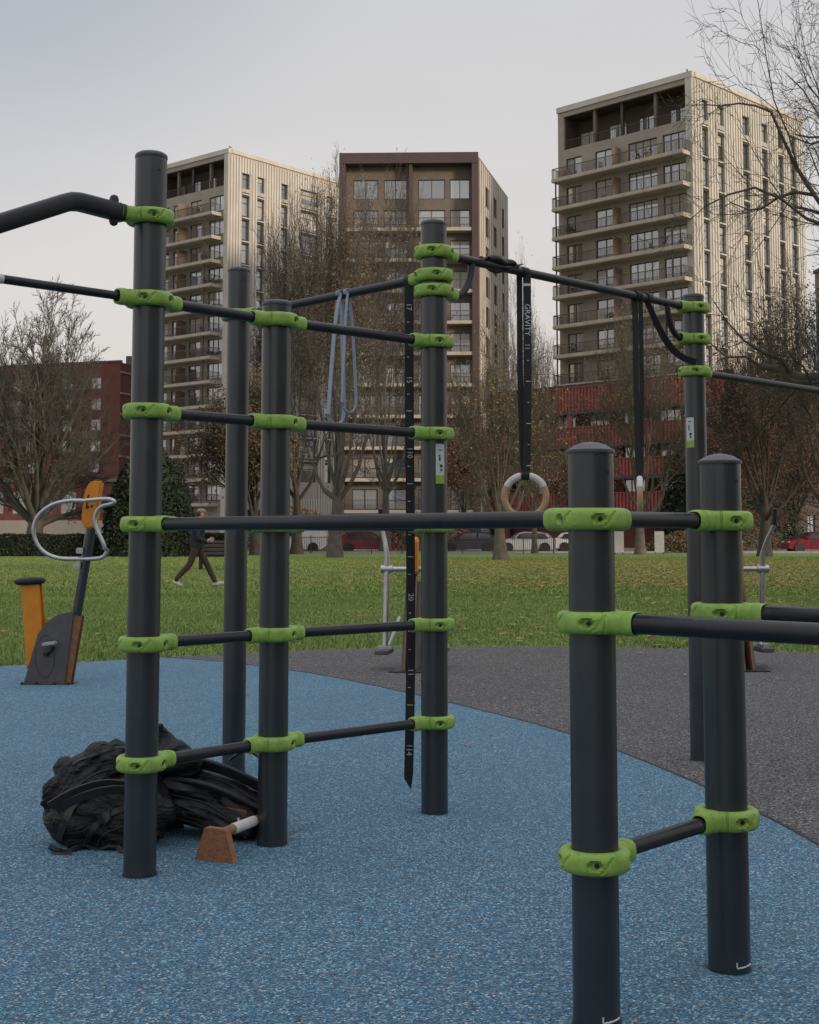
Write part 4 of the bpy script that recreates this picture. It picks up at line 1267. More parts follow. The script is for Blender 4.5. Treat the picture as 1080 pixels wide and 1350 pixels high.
    tag(ribs_mesh(FR, Rr, 0.5, H - .5, [(s - w / 2, s + w / 2, 6.0, rtop + (rshort[1] if rshort else 0)) for s, w in rcols], .48, .26, .09, .1).build('cladding_ribs', M['rib'], root), kind='stuff')
    for r in rr: window(root, FR, r, .34, 'frame_dark', 'glass', 1, True)
    # spandrels between the windows of one column
    a2, d2, n2 = FR
    for s, w in rcols:
        spm = MB().hexa(Vector(), d2, n2, s - w / 2, s + w / 2, -.07, .07, .003, .09).mesh('spandrel', M['rib'])
        spd = MB().hexa(Vector(), d2, n2, s - w / 2, s + w / 2, -(storey - rh) / 2, (storey - rh) / 2, .0, .003).mesh('spandrel_panel', M['frame_dark'])
        for k in range(int((rtop - 6) / storey)):
            o = link('spandrel_panel', spd, root, (0, 0, rtop - storey * k + (storey - rh) / 2)); link('spandrel', spm, o)
    # corner pier, parapet, back walls, roof
    MB().hexa(a, d, n, -.02, .75, 0, H, .0, .10).build('corner_pier', M['stone_pale'], root)
    MB().hexa(a, d, n, -.1, L + .1, H - .35, H + .25, -.4, .14).build('parapet', M['stone_pale'], root)
    MB().hexa(a2, d2, n2, .42, Rr + .1, H - .30, H + .20, -.4, .16).build('parapet', M['stone_pale'], root)
    p0, p1, p2, p3 = Vector(), d * L, d * L + d2 * Rr, d2 * Rr
    bk = MB().add([tuple(p1), tuple(p2), tuple(p2 + Vector((0, 0, H))), tuple(p1 + Vector((0, 0, H)))], [(0, 1, 2, 3)])
    bk = MB(); Hz = Vector((0, 0, H))
    bk.add([p1, p2, p2 + Hz, p1 + Hz], [(0, 1, 2, 3)]); bk.add([p2, p3, p3 + Hz, p2 + Hz], [(0, 1, 2, 3)])
    bk.build('back_wall', M['groove'], root)
    rf = MB(); rf.add([p0 + Hz, p1 + Hz, p2 + Hz, p3 + Hz], [(0, 1, 2, 3)]); ro = rf.build('roof', M['roof'], root, (0, 0, -.1))
    for fx, fy, sx, sz in ((.3, .3, 3, 1.2), (.6, .55, 4, 1.6)):
        MB().box(d * L * fx + d2 * Rr * fy + Vector((0, 0, H + sz / 2)), (sx, sx, sz)).build('plant_room', M['roof'], ro)
    MB().tube([d2 * 1.5 - n2 * 1.5 + Vector((0, 0, H)), d2 * 1.5 - n2 * 1.5 + Vector((0, 0, H + 1.3))], .05, 6).tube([d2 * 1.3 - n2 * 1.5 + Vector((0, 0, H + 1.1)), d2 * 1.9 - n2 * 1.5 + Vector((0, 0, H + 1.1))], .04, 6).build('aerial', M['frame_dark'], ro)
    return root

s2 = math.sqrt(.5)
tower('tower_block', 'tallest stone tower block with stacked balconies and ribbed cream flank at the right', (28.4, 134), (-s2, s2), (-s2, -s2), (s2, s2), (s2, -s2), 17.2, 22.1, 47.6, 3.2, 39.6, 12,
      [(.85, 3.6), (4.3, 7.9), (9.7, 12.2), (14.0, 16.1)], (.8, 16.4, 43.0, 46.7), [(2.2, 1.25), (5.2, 1.25), (10.05, 1.3), (13.8, 1.25), (17.1, 1.3), (19.8, 1.2)], 42.4, 2.72, (.95, 2.95), (.25, 16.9, 1.5))
tower('tower_block', 'stone tower block with balconies and cream flank seen behind the tall left post', (-22.95, 170), (-.766, .643), (-.643, -.766), (.643, .766), (.766, -.643), 14.0, 20.5, 50.05, 3.07, 42.1, 13,
      [(.8, 3.6), (5.0, 7.2), (8.6, 10.6), (11.4, 13.2)], (.7, 13.3, 45.65, 49.1), [(3.0, 1.3), (5.6, 1.3), (9.9, 1.3), (14.7, 3.4), (18.6, 1.3)], 44.6, 2.55, (1.0, 3.0), (1.2, 14.0, 1.7))

# --- maroon-framed block in the middle
def middle_block():
    cx, cy = 7.3, 143.0
    root = empty('apartment_block', (cx, cy, 0), 0, 'maroon framed apartment block standing behind the russet trees in the middle', 'building')
    dF, nF = (-1, .03), (-.03, -1); dS, nS = (.242, .970), (.970, -.242)
    L, S, H = 14.75, 18.6, 41.7
    FF, FS = fr((0, 0), dF, nF), fr((0, 0), dS, nS)
    inner = fr(FF[0] - FF[2] * 1.1, dF, nF)
    rects = []
    rows = [39.4 - 3.33 * k for k in range(11)]
    for k, z in enumerate(rows):
        for s0, s1 in ((.85, 3.0), (3.5, 6.4), (7.6, 10.1), (10.7, 13.4)): rects.append((s0, s1, round(z - 2.15, 3), round(z, 3)))
    wall_mesh(inner, L, 0, H - .2, rects, .25).build('wall', M['tanwall'], root)
    for r in rects: window(root, inner, r, .12, 'frame_dark', 'glass', 2)
    a, d, n = FF
    MB().hexa(a, d, n, -.05, L + .05, H - .9, H + .25, -1.4, .5).build('roof_band', M['maroon'], root)
    for s0, s1 in ((-.05, .65), (L - .6, L + .05)):
        MB().hexa(a, d, n, s0, s1, 0, H - .9, -1.4, .45).build('side_pier', M['maroon'], root)
    MB().hexa(a, d, n, 7.0, 7.35, 33.9, H - .9, -1.08, .2).build('mid_pier', M['maroon'], root)
    sm = MB().hexa(Vector(), d, n, .65, L - .6, -.35, 0, -1.1, .35).mesh('balcony', M['slab'])
    rm = MB().hexa(Vector(), d, n, .65, L - .6, 1.0, 1.08, .25, .32); s = .7
    while s < L - .7: rm.hexa(Vector(), d, n, s, s + .035, 0, 1.0, .26, .29); s += .18
    rme = rm.mesh('railing', M['rail'])
    for k in range(2, 12):
        z = 33.85 - 3.33 * (k - 2) ; b = link('balcony', sm, root, (0, 0, z)); link('railing', rme, b)
        MB().hexa(a, d, n, 6.95, 7.3, z, z + 2.8, -1.08, .1).build('mid_pier', M['maroon'], root)
    rs = []
    for s in (4.5, 9.5, 14.5):
        for k in range(11): rs.append((s, s + 1.2, round(rows[k] - 2.3, 3), round(rows[k], 3)))
    wall_mesh(FS, S, 0, H, rs, .25).build('wall', M['groove'], root)
    for r in rs: window(root, FS, r, .15, 'frame_dark', 'glass_dark', 1)
    tag(ribs_mesh(FS, S, .5, H - .3, rs, 1.15, .6, .06, .3).build('cladding_ribs', M['rib'], root), kind='stuff')
    p1 = FF[1] * L; p3 = FS[1] * S; p2 = p1 + p3; Hz = Vector((0, 0, H - .05))
    mb = MB(); mb.add([p1, p2, p2 + Hz, p1 + Hz], [(0, 1, 2, 3)]); mb.add([p2, p3, p3 + Hz, p2 + Hz], [(0, 1, 2, 3)]); mb.build('back_wall', M['groove'], root)
    mb = MB(); mb.add([Hz, p1 + Hz, p2 + Hz, p3 + Hz], [(0, 1, 2, 3)]); mb.build('roof', M['roof'], root)
middle_block()

# --- low red block with slatted balconies in front of the right tower
def red_block(name, label, corner, dL, nL, dR, nR, L, Rr, H, storey, bands, m_wall):
    root = empty(name, (corner[0], corner[1], 0), 0, label, 'building')
    FL, FR = fr((0, 0), dL, nL), fr((0, 0), dR, nR)
    rects = []
    for z0, z1 in bands:
        zb = z1 + .12
        s = 1.2
        while s < L - 3:
            rects.append((round(s, 3), round(s + 2.6, 3), round(zb - .0, 3), round(zb + 1.35, 3))); s += 4.3
    rects = [r for r in rects if r[3] < H - .2]
    wall_mesh(FL, L, 0, H, rects, .3).build('wall', M[m_wall], root)
    for r in rects: window(root, FL, r, .2, 'frame_dark', 'glass', 3)
    a, d, n = FL
    for z0, z1 in bands:
        b = MB().hexa(a, d, n, -.2, L, z0 - .3, z0, 0, 1.5).build('balcony', M['maroon'], root)
        mb = MB(); s = -.15
        while s < L: mb.hexa(a, d, n, s, s + .22, z0, z1, 1.38, 1.46); s += .42
        mb.hexa(a, d, n, -.2, L, z1, z1 + .09, 1.34, 1.5); mb.hexa(a, d, n, -.2, L, z0 + .02, z1 - .05, 1.30, 1.34)
        mb.build('slat_balustrade', M['redslat'], b)
    for s in [1.0 + 8.6 * i for i in range(int(L / 8.6) + 1)]:
        MB().hexa(a, d, n, s - .3, s + .3, 0, H - 2, 1.0, 1.3).build('red_column', M['redslat'], root)
    rr = []
    for k in range(4):
        for s in (2, 6, 10, 14, 18): rr.append((s, s + 1.5, round(1.4 + k * storey, 3), round(3.3 + k * storey, 3)))
    wall_mesh(FR, Rr, 0, H, rr, .25).build('wall', M['inner'], root)
    for r in rr: window(root, FR, r, .15, 'frame_dark', 'glass', 2)
    p1 = d * L; p3 = FR[1] * Rr; p2 = p1 + p3; Hz = Vector((0, 0, H))
    mb = MB(); mb.add([Hz, p1 + Hz, p2 + Hz, p3 + Hz], [(0, 1, 2, 3)]); mb.build('roof', M['roof'], root)
    mb = MB(); mb.add([p1, p2, p2 + Hz, p1 + Hz], [(0, 1, 2, 3)]); mb.add([p2, p3, p3 + Hz, p2 + Hz], [(0, 1, 2, 3)]); mb.build('back_wall', M[m_wall], root)
    MB().hexa(a, d, n, -.1, L + .1, H, H + .35, -.3, .1).build('parapet', M['maroon'], root)
    return root
red_block('brick_block', 'low red block with slatted red balconies at the foot of the right tower', (30.2, 128), (-s2, s2), (-s2, -s2), (s2, s2), (s2, -s2), 40, 24, 16.5, 3.4,
          [(13.9, 16.3), (10.4, 12.2), (7.1, 8.8), (3.7, 5.4)], 'redbrick')

def brick_flats():
    corner = (-39.4, 185)
    dL, nL, dR, nR = (-.95, .31), (-.31, -.95), (.31, .95), (.95, -.31)
    root = empty('brick_block', (corner[0], corner[1], 0), 0, 'dark red brick flats with pale window frames behind the bare left tree', 'building')
    FL, FR = fr((0, 0), dL, nL), fr((0, 0), dR, nR); L, Rr, H = 34, 16, 24.8
    rects = []
    for k in range(8):
        z = 1.2 + 2.87 * k
        for s in (3, 7.5, 13.2, 15.6, 21, 23.5, 29): rects.append((s, s + 1.5, round(z, 3), round(z + 1.55, 3)))
    wall_mesh(FL, L, 0, H, rects, .2).build('wall', M['redbrick'], root)
    for r in rects: window(root, FL, r, .1, 'white_frame', 'glass', 2)
    rr = [(6, 7.5, round(1.2 + 2.87 * k, 3), round(2.9 + 2.87 * k, 3)) for k in range(8)]
    wall_mesh(FR, Rr, 0, H, rr, .2).build('wall', M['redbrick'], root)
    for r in rr: window(root, FR, r, .1, 'white_frame', 'glass', 2)
    a2, d2, n2 = FR
    for k in range(1, 9): MB().hexa(a2, d2, n2, .01, Rr, 2.87 * k + .4, 2.87 * k + .62, 0, .12).build('string_course', M['course'], root)
    p1 = FL[1] * L; p3 = d2 * Rr; p2 = p1 + p3; Hz = Vector((0, 0, H))
    mb = MB(); mb.add([Hz, p1 + Hz, p2 + Hz, p3 + Hz], [(0, 1, 2, 3)]); ro = mb.build('roof', M['roof'], root)
    mb = MB(); mb.add([p1, p2, p2 + Hz, p1 + Hz], [(0, 1, 2, 3)]); mb.add([p2, p3, p3 + Hz, p2 + Hz], [(0, 1, 2, 3)]); mb.build('back_wall', M['redbrick'], root)
    MB().hexa(FL[0], FL[1], FL[2], -.1, L + .1, H, H + .3, -.3, .1).build('parapet', M['maroon'], root)
    MB().box(p3 * .6 + FL[1] * 2 + Vector((0, 0, H + .9)), (4, 4, 2)).build('plant_room', M['roof'], ro)
brick_flats()

def terrace():
    """low building with red uprights at the far left"""
    root = empty('low_building', (-24, 118, 0), 0, 'low red striped building with a pale base behind the hedge at far left', 'building')
    F = fr((0, 0), (-1, .02), (-.02, -1)); L, H = 32, 5.8
    rects = [(round(.6 + 2.1 * i, 3), round(1.9 + 2.1 * i, 3), 3.1, 5.0) for i in range(14)]
    wall_mesh(F, L, 2.5, H, rects, .2).build('wall', M['redbrick'], root)
    for r in rects: window(root, F, r, .1, 'white_frame', 'glass', 2)
    MB().hexa(F[0], F[1], F[2], 0, L, 0, 2.5, -8, .15).build('base', M['stone'], root)
    MB().hexa(F[0], F[1], F[2], 0, L, 2.5, H, -8, -.5).build('back_volume', M['redbrick'], root)
    MB().hexa(F[0], F[1], F[2], -.2, L, H, H + .3, -8, .3).build('roof', M['roof'], root)
    return root
terrace()

# far right tower with white balconies, just peeping past the big one
def far_block():
    root = empty('apartment_block', (58.5, 176, 0), 0, 'distant brown block with white balcony bands at the right edge', 'building')
    F = fr((0, 0), (1, .1), (.1, -1)); L, H = 22, 38
    rects = []
    for k in range(12):
        for s in (1.5, 6, 10.5, 15): rects.append((s, s + 2.6, round(1.0 + 3.05 * k, 3), round(3.0 + 3.05 * k, 3)))
    wall_mesh(F, L, 0, H, rects, .25).build('wall', M['groove'], root)
    for r in rects: window(root, F, r, .15, 'frame_dark', 'glass', 3)
    bm_ = MB().hexa(Vector(), F[1], F[2], -.6, L, 0, .95, .02, 1.6).mesh('balcony', M['white_frame'])
    for k in range(1, 12): link('balcony', bm_, root, (0, 0, 3.05 * k - .15))
    MB().hexa(F[0], F[1], F[2], 0, L, 0, H, -14, -.5).build('back_volume', M['groove'], root)
    MB().hexa(F[0], F[1], F[2], -.3, L + .3, H, H + .4, -14, .3).build('roof', M['roof'], root)
far_block()

# unseen houses added behind the camera to keep the low sun off the park
def sun_blocker_houses():
    dv = Vector((SUN_DIR.x, SUN_DIR.y, 0)).normalized(); al = Vector((-dv.y, dv.x, 0))
    c = dv * 62 + al * 6
    root = empty('sun_blocker_houses', (c.x, c.y, 0), 0, 'added brick row of houses, unseen behind the viewer, blocking the low sun', 'building')
    F = fr(-al * 62, al, -dv); L, H = 124, 18.5
    rects = []
    for k in range(6):
        for i in range(24): rects.append((round(2 + 5.1 * i, 3), round(3.5 + 5.1 * i, 3), round(1.0 + 3.0 * k, 3), round(2.7 + 3.0 * k, 3)))
    wall_mesh(F, L, 0, H, rects, .2).build('wall', M['redbrick'], root)
    for r in rects: window(root, F, r, .1, 'white_frame', 'glass', 2)
    a, d, n = F
    mb = MB(); mb.prism([(.3, H), (-5, H + 4.5), (-10.3, H)], -.3, L + .3, lambda t, z, s_: tuple(a + d * s_ + n * t + Vector((0, 0, z)))); mb.build('roof', M['roof'], root)
    MB().hexa(a, d, n, 0, L, 0, H, -10, -.5).build('back_volume', M['redbrick'], root)
    for i in range(8): MB().hexa(a, d, n, 7 + 15.3 * i, 9 + 15.3 * i, H + 2, H + 6.2, -5.6, -4.4).build('chimney', M['redbrick'], root)
sun_blocker_houses()

# ================================================================== trees
def frame_of(t):
    a = t.orthogonal().normalized(); return a, t.cross(a)
class Tree:
    def __init__(s, seed): s.r = random.Random(seed); s.trunk = MB(); s.limb = MB(); s.tips = []
    def tube(s, mb, pts, rads, n):
        base = len(mb.v); a = None
        for i, p in enumerate(pts):
            t = (pts[min(i + 1, len(pts) - 1)] - pts[max(i - 1, 0)])
            t = t.normalized() if t.length > 1e-9 else Vector((0, 0, 1))
            if a is None: a = t.orthogonal().normalized()
            else:
                a = (a - t * a.dot(t)); a = a.normalized() if a.length > 1e-6 else t.orthogonal().normalized()
            b = t.cross(a); r = rads[i]
            for k in range(n):
                w = 6.28319 * k / n; q = p + a * (math.cos(w) * r) + b * (math.sin(w) * r); mb.v.append((q.x, q.y, q.z))
        for i in range(len(pts) - 1):
            for k in range(n):
                k2 = (k + 1) % n
                mb.f.append((base + i * n + k, base + i * n + k2, base + (i + 1) * n + k2, base + (i + 1) * n + k))
    def grow(s, p, d, L, r, lev, cfg):
        rnd = s.r
        n = cfg['seg'][min(lev, len(cfg['seg']) - 1)]
        pts = [p.copy()]; rads = [r]; dirs = [d.copy()]
        wob = cfg['wob'][min(lev, len(cfg['wob']) - 1)]
        for i in range(n):
            d = (d + Vector((rnd.gauss(0, wob), rnd.gauss(0, wob), rnd.gauss(0, wob) + cfg['up'][min(lev, len(cfg['up']) - 1)]))).normalized()
            p = p + d * (L / n); pts.append(p); t = (i + 1) / n
            rads.append(r * (1 - t * (1 - cfg['tip'][min(lev, len(cfg['tip']) - 1)]))); dirs.append(d.copy())
        s.tube(s.trunk if lev == 0 else s.limb, pts, rads, cfg['sides'][min(lev, len(cfg['sides']) - 1)])
        if lev == cfg['levels']:
            s.tips.extend(pts[1:]); return
        if lev >= cfg['levels'] - 1: s.tips.append(pts[-1])
        nc = cfg['kids'][lev]; chord = 1.0
        for c in range(nc):
            lo = cfg['start'][min(lev, len(cfg['start']) - 1)]
            t = lo + (1 - lo) * ((c + rnd.random()) / nc)
            if c == nc - 1: t = 1.0
            f = t * n; i = min(int(f), n - 1); q = pts[i].lerp(pts[i + 1], f - i); dd = dirs[i + 1]
            a, b = frame_of(dd); w = 2.39996 * c + rnd.random() * 1.2 + s.r.random()
            sp = cfg['spread'][min(lev, len(cfg['spread']) - 1)] * rnd.uniform(.6, 1.25)
            if c == nc - 1: sp *= .35
            if lev == 0 and cfg.get('dome'):
                fr_ = (c + .5) / nc; th = R(cfg['dome'][0] + (cfg['dome'][1] - cfg['dome'][0]) * (1 - fr_) ** .8) * rnd.uniform(.85, 1.1); az = 2.39996 * c + rnd.uniform(-.3, .3)
                if cfg.get('chord'): chord = max(.32, math.cos(th)) ** .9
                nd = Vector((math.sin(th) * math.cos(az), math.sin(th) * math.sin(az), math.cos(th)))
            else:
              nd = (dd * math.cos(sp) + (a * math.cos(w) + b * math.sin(w)) * math.sin(sp)).normalized()
            rr = (rads[i] + (rads[i + 1] - rads[i]) * (f - i)) * cfg['rr'] * rnd.uniform(.75, 1.0)
            if rr < cfg.get('rmin', .008): rr = cfg.get('rmin', .008)
            s.grow(q, nd, L * cfg['len'][min(lev, len(cfg['len']) - 1)] * (rnd.uniform(.93, 1.05) if lev == 0 and cfg.get('dome') else rnd.uniform(.7, 1.15)) * (1.15 - .4 * t if lev > 0 else chord), rr, lev + 1, cfg)
CFG = dict(levels=5, seg=[6, 6, 5, 4, 3, 1], wob=[.03, .10, .14, .18, .2, .25], up=[.02, .10, .07, .05, .03, .02], tip=[.55, .3, .3, .3, .3, .3],
           sides=[12, 8, 6, 4, 3, 3], kids=[8, 6, 6, 5, 4], start=[.35, .22, .2, .2, .15], spread=[.7, .6, .62, .65, .7], len=[1.35, .72, .66, .62, .6], rr=.56, rmin=.015)
def tree(name, label, loc, height, width, seed, cfg=None, trunk_r=.35, trunk_frac=.25, leaves=0, leaf=None, lsize=.1, bark='bark', group='park trees', zmin=0.0, clusters=None, lspread=.35, rmin_leaf=True, rot=0):
    c = dict(CFG); c.update(cfg or {})
    t = Tree(seed)
    t.grow(Vector((0, 0, -.1)), Vector((0, 0, 1)), height * trunk_frac, trunk_r, 0, c)
    A = np.array(t.limb.v)
    zt = height * trunk_frac
    zmx = np.percentile(A[:, 2], 99.7); rad = np.percentile(np.hypot(A[:, 0], A[:, 1]), 98.5)
    fz = (height) / zmx; fx = width / 2 / rad
    def warp(v):
        # keep the trunk, pull the crown to its real height and spread
        h = max(0.0, min(1.0, (v[2]) / (zt * 1.2)))
        k = 1 + (fx - 1) * h
        return (v[0] * k, v[1] * k, v[2] * fz)
    t.limb.v = [warp(v) for v in t.limb.v]; t.trunk.v = [warp(v) for v in t.trunk.v]
    tips = [Vector(warp(v)) for v in t.tips]
    root = empty(name, loc, rot, label, 'tree', group)
    # root flare
    t.trunk.v = [(x * (1 + .5 * max(0, .6 - z) ** 2), y * (1 + .5 * max(0, .6 - z) ** 2), z) for x, y, z in t.trunk.v]
    t.trunk.build('trunk', M[bark], root, None, True)
    me = t.limb.mesh('crown', M[bark]); me.polygons.foreach_set('use_smooth', [True] * len(me.polygons)); cr_ = link('crown', me, root)
    if leaves:
        rnd = random.Random(seed + 5); vs = []; fs = []
        tips2 = [p for p in tips if p.z > zmin] or tips
        keep = []
        for p in tips2:
            dens = noise.noise((p.x * .35 + seed, p.y * .35, p.z * .35)) * .5 + .5
            keep.append(max(.02, dens - .25))
        cum = np.cumsum(keep); tot = cum[-1]
        idx = np.searchsorted(cum, np.random.default_rng(seed).random(leaves) * tot)
        for i in idx:
            p = tips2[min(int(i), len(tips2) - 1)]
            q = p + Vector((rnd.gauss(0, lspread), rnd.gauss(0, lspread), rnd.gauss(0, lspread)))
            s = lsize * rnd.uniform(.6, 1.4)
            a = Vector((rnd.gauss(0, 1), rnd.gauss(0, 1), rnd.gauss(0, 1))).normalized(); b = a.orthogonal().normalized(); n0 = len(vs)
            for x, y in ((-1, 0), (0, -.6), (1, 0), (0, .6)): vs.append(tuple(q + a * (x * s) + b * (y * s)))
            fs.append((n0, n0 + 1, n0 + 2, n0 + 3))
        lm = bpy.data.meshes.new('leaves'); lm.from_pydata(vs, [], fs); lm.update(); lm.materials.append(M[leaf])
        tag(link('leaves', lm, root), kind='stuff')
    return root
def place(u, Y): return ((u - 540) / FPX * Y, Y, 0)
DOME = dict(dome=(6, 72), kids=[13, 7, 6, 5, 4], spread=[.8, .48, .5, .52, .55, .6], up=[.01, .035, .03, .03, .03, .03], wob=[.03, .09, .12, .15, .18, .2], rr=.56, len=[2.0, .60, .60, .58, .55], start=[.55, .28, .22, .2, .15], tip=[.75, .35, .35, .35, .4, .4], rmin=.019)
M['bark_grey'] = mat('bark_grey', (0.085, 0.078, 0.07), .9, 0, .3, 3, .4, 18)
FAN = dict(spread=[.85, .5, .48, .5, .55, .6], up=[.02, .12, .10, .08, .06, .04], kids=[10, 7, 7, 6, 4], rr=.55, len=[1.5, .70, .66, .62, .6], rmin=.015)
tree('bare_tree', 'leafless fan-shaped tree standing at the left edge before the brick flats', place(46, 80), 15.4, 10.6, 3, dict(DOME, dome=(2, 64), chord=True, kids=[22, 10, 6, 5, 4], len=[3.4, .40, .5, .55, .55], rmin=.019, rr=.5, spread=[.8, .62, .6, .5, .55, .6], start=[.6, .3, .2, .2, .15], wob=[.03, .06, .10, .14, .2, .25], up=[.01, .02, .03, .03, .03, .03]), .60, .20, bark='bark_grey')
tree('russet_tree', 'tall tree with russet leaves and a thick trunk left of the centre post', place(442, 73), 21.0, 8.4, 8, dict(DOME, dome=(5, 60)), .42, .24, 8000, 'leaf_rust', .06, zmin=2.0, bark='bark_grey')
tree('bare_tree', 'dark twiggy tree with few brown leaves before the left tower flank', place(392, 88), 23.6, 8.0, 15, dict(DOME, dome=(4, 50), kids=[14, 8, 7, 5, 4], rmin=.025), .40, .3, 2500, 'leaf_rust', .06, zmin=2.5)
tree('bare_tree', 'tall mostly bare grey tree veiling the maroon framed block', place(508, 96), 27.0, 9.6, 21, dict(DOME, dome=(4, 55), kids=[15, 7, 6, 5, 4], rmin=.026), .40, .28, 3000, 'leaf_rust', .07, zmin=2.0, bark='bark_grey')
tree('russet_tree', 'low spreading russet beech filling the gap behind the second left post', place(338, 84), 11.0, 8.0, 27, dict(kids=[10, 6, 5, 5, 4]), .35, .2, 24000, 'leaf_rust', .08, zmin=1.5)
tree('slender_tree', 'slender half bare tree with pale trunk behind the face-on gymnastic ring', place(660, 66), 11.5, 6.2, 33, DOME, .38, .3, 2500, 'leaf_yellow', .06, bark='bark_pale', zmin=3)
tree('slender_tree', 'thin bare tree reaching up between the middle block and the right tower', place(704, 92), 20.0, 4.4, 39, FAN, .22, .3, 1200, 'leaf_yellow', .06, bark='bark_pale', zmin=4)
tree('slender_tree', 'yellowing tree before the right tower, its trunk below the edge-on ring', place(843, 86), 16.0, 9.0, 45, DOME, .36, .3, 2500, 'leaf_yellow', .07, bark='bark_pale', zmin=3)
tree('russet_tree', 'small red-brown tree between the two ring straps before the red block', place(768, 113), 10.5, 7.5, 51, None, .25, .22, 6000, 'leaf_red', .08, zmin=1.5)
tree('russet_tree', 'small red-brown tree right of the centre post before the red block', place(612, 113), 13.0, 7.5, 52, None, .25, .22, 11000, 'leaf_red', .09, zmin=1.5)
tree('bare_tree', 'broad dark tree with red-brown leaves behind the short right post', place(1006, 78), 13.5, 9.0, 57, dict(DOME), .42, .26, 9000, 'leaf_red', .075, zmin=2.5)
tree('ivy_tree', 'ivy hung tree standing in front of the right tower flank', place(1098, 70), 17.0, 7.0, 63, dict(kids=[10, 6, 5, 5, 4]), .35, .3, 9000, 'leaf_dark', .07, zmin=4, lspread=.3)
tree('overhanging_tree', 'bare tree leaning in from the right edge with branches across the sky', (11.3, 30.0, 0), 17.5, 11.5, 72, dict(DOME, dome=(6, 56), kids=[13, 7, 6, 5, 4], wob=[.04, .17, .2, .22, .25, .3], rmin=.011, rr=.64, up=[.02, .05, .03, .03, .02, .02], spread=[.9, .6, .62, .7, .8], start=[.88, .25, .2, .2, .15]), .50, .36)
tree('russet_tree', 'red-brown thicket tree above the red car at the right edge', place(1050, 120), 14.0, 11.0, 83, None, .3, .2, 16000, 'leaf_red', .09, zmin=1.0)
tree('russet_tree', 'red-brown thicket tree directly behind the two right posts', place(958, 113), 13.5, 9.0, 84, None, .3, .2, 14000, 'leaf_red', .09, zmin=1.0)

# dense evergreen bushes and hedges
def shrub(name, label, loc, size, n, leaf, ls, cat, shape='dome', group=None, seed=1):
    rnd = random.Random(seed); root = empty(name, loc, 0, label, cat, group)
    vs = []; fs = []
    for i in range(n):
        if shape == 'dome':
            th = rnd.random() * 6.283; z = rnd.random() ** .8; r = math.sqrt(max(0, 1 - z * z))
            f = 1 - abs(rnd.gauss(0, .09)); x, y = r * math.cos(th), r * math.sin(th)
            bmp = 1 + .16 * noise.noise((x * 2.2 + seed, y * 2.2, z * 2.2)) + .08 * noise.noise((x * 6 + seed, y * 6, z * 6))
            p = Vector((x * size[0] / 2, y * size[1] / 2, z * size[2])) * f * bmp
        else:
            x = rnd.uniform(-.5, .5) * size[0]; face = rnd.random()
            top = size[2] * (1 + .10 * noise.noise((x * .8 + seed, 2, 0)) + .05 * noise.noise((x * 3, seed, 0)))
            if face < .55: p = Vector((x, -size[1] / 2 + abs(rnd.gauss(0, .08)), rnd.random() * top))
            else: p = Vector((x, rnd.uniform(-.5, .5) * size[1], top - abs(rnd.gauss(0, .06))))
        a = Vector((rnd.gauss(0, 1), rnd.gauss(0, 1), rnd.gauss(0, 1))).normalized(); b = a.orthogonal().normalized(); s = ls * rnd.uniform(.6, 1.4); n0 = len(vs)
        for u_, v_ in ((-1, 0), (0, -.6), (1, 0), (0, .6)): vs.append(tuple(p + a * (u_ * s) + b * (v_ * s)))
        fs.append((n0, n0 + 1, n0 + 2, n0 + 3))
    me = bpy.data.meshes.new('foliage'); me.from_pydata(vs, [], fs); me.update(); me.materials.append(M[leaf])
    tag(link('foliage', me, root), kind='stuff')
    rb = random.Random(seed + 1); mb = MB()
    k = 9 if shape == 'dome' else int(size[0] / 1.2)
    for i in range(k):
        if shape == 'dome':
            w = rb.random() * 6.283; e = Vector((math.cos(w) * size[0] * .36, math.sin(w) * size[1] * .36, size[2] * rb.uniform(.4, .8))); mb.tube([(0, 0, 0), tuple(e * .5 + Vector((0, 0, .2))), tuple(e)], [.09, .06, .02], 6)
        else:
            x = (i / (k - 1) - .5) * size[0] * .98; mb.tube([(x, 0, 0), (x + .05, 0, size[2] * .8)], [.05, .02], 6)
    mb.build('stems', M['bark'], root)
    if shape != 'dome':
        MB().box((0, 0, size[2] * .44), (size[0] - .3, size[1] * .6, size[2] * .86)).build('inner_growth', M['leaf_dark'], root)
    else:
        mb = MB(); ellipsoid(mb, (0, 0, 0), (size[0] * .42, size[1] * .42, size[2] * .84), n=12); mb.build('inner_growth', M['leaf_dark'], root, None, True)
    return root
x, y, z = place(197, 78)
shrub('evergreen_bush', 'large rounded dark evergreen bush behind the tall left post', (x, y, 0), (5.6, 4.6, 5.9), 16000, 'leaf_dark', .11, 'bush', 'dome', None, 3)
x, y, z = place(70, 79)
shrub('clipped_hedge', 'dark clipped hedge along the lawn at the far left', (x - 4, y, 0), (22, 1.3, 1.25), 16000, 'leaf_dark', .07, 'hedge', 'box', 'clipped hedges', 5)
x, y, z = place(268, 80)
shrub('clipped_hedge', 'short dark hedge behind the walking person', (x, y, 0), (3.4, 1.2, 1.3), 4000, 'leaf_dark', .07, 'hedge', 'box', 'clipped hedges', 6)
x, y, z = place(1085, 92)
shrub('evergreen_bush', 'tall dark evergreen bush at the right edge above the red car', (x, y + 28, 0), (13, 7, 11.5), 14000, 'leaf_dark', .17, 'bush', 'dome', None, 9)
x, y, z = place(905, 95)
shrub('evergreen_bush', 'low brown-green bush between the two right posts', (x, y, 0), (6, 3, 1.4), 4000, 'leaf_rust', .09, 'bush', 'dome', None, 12)
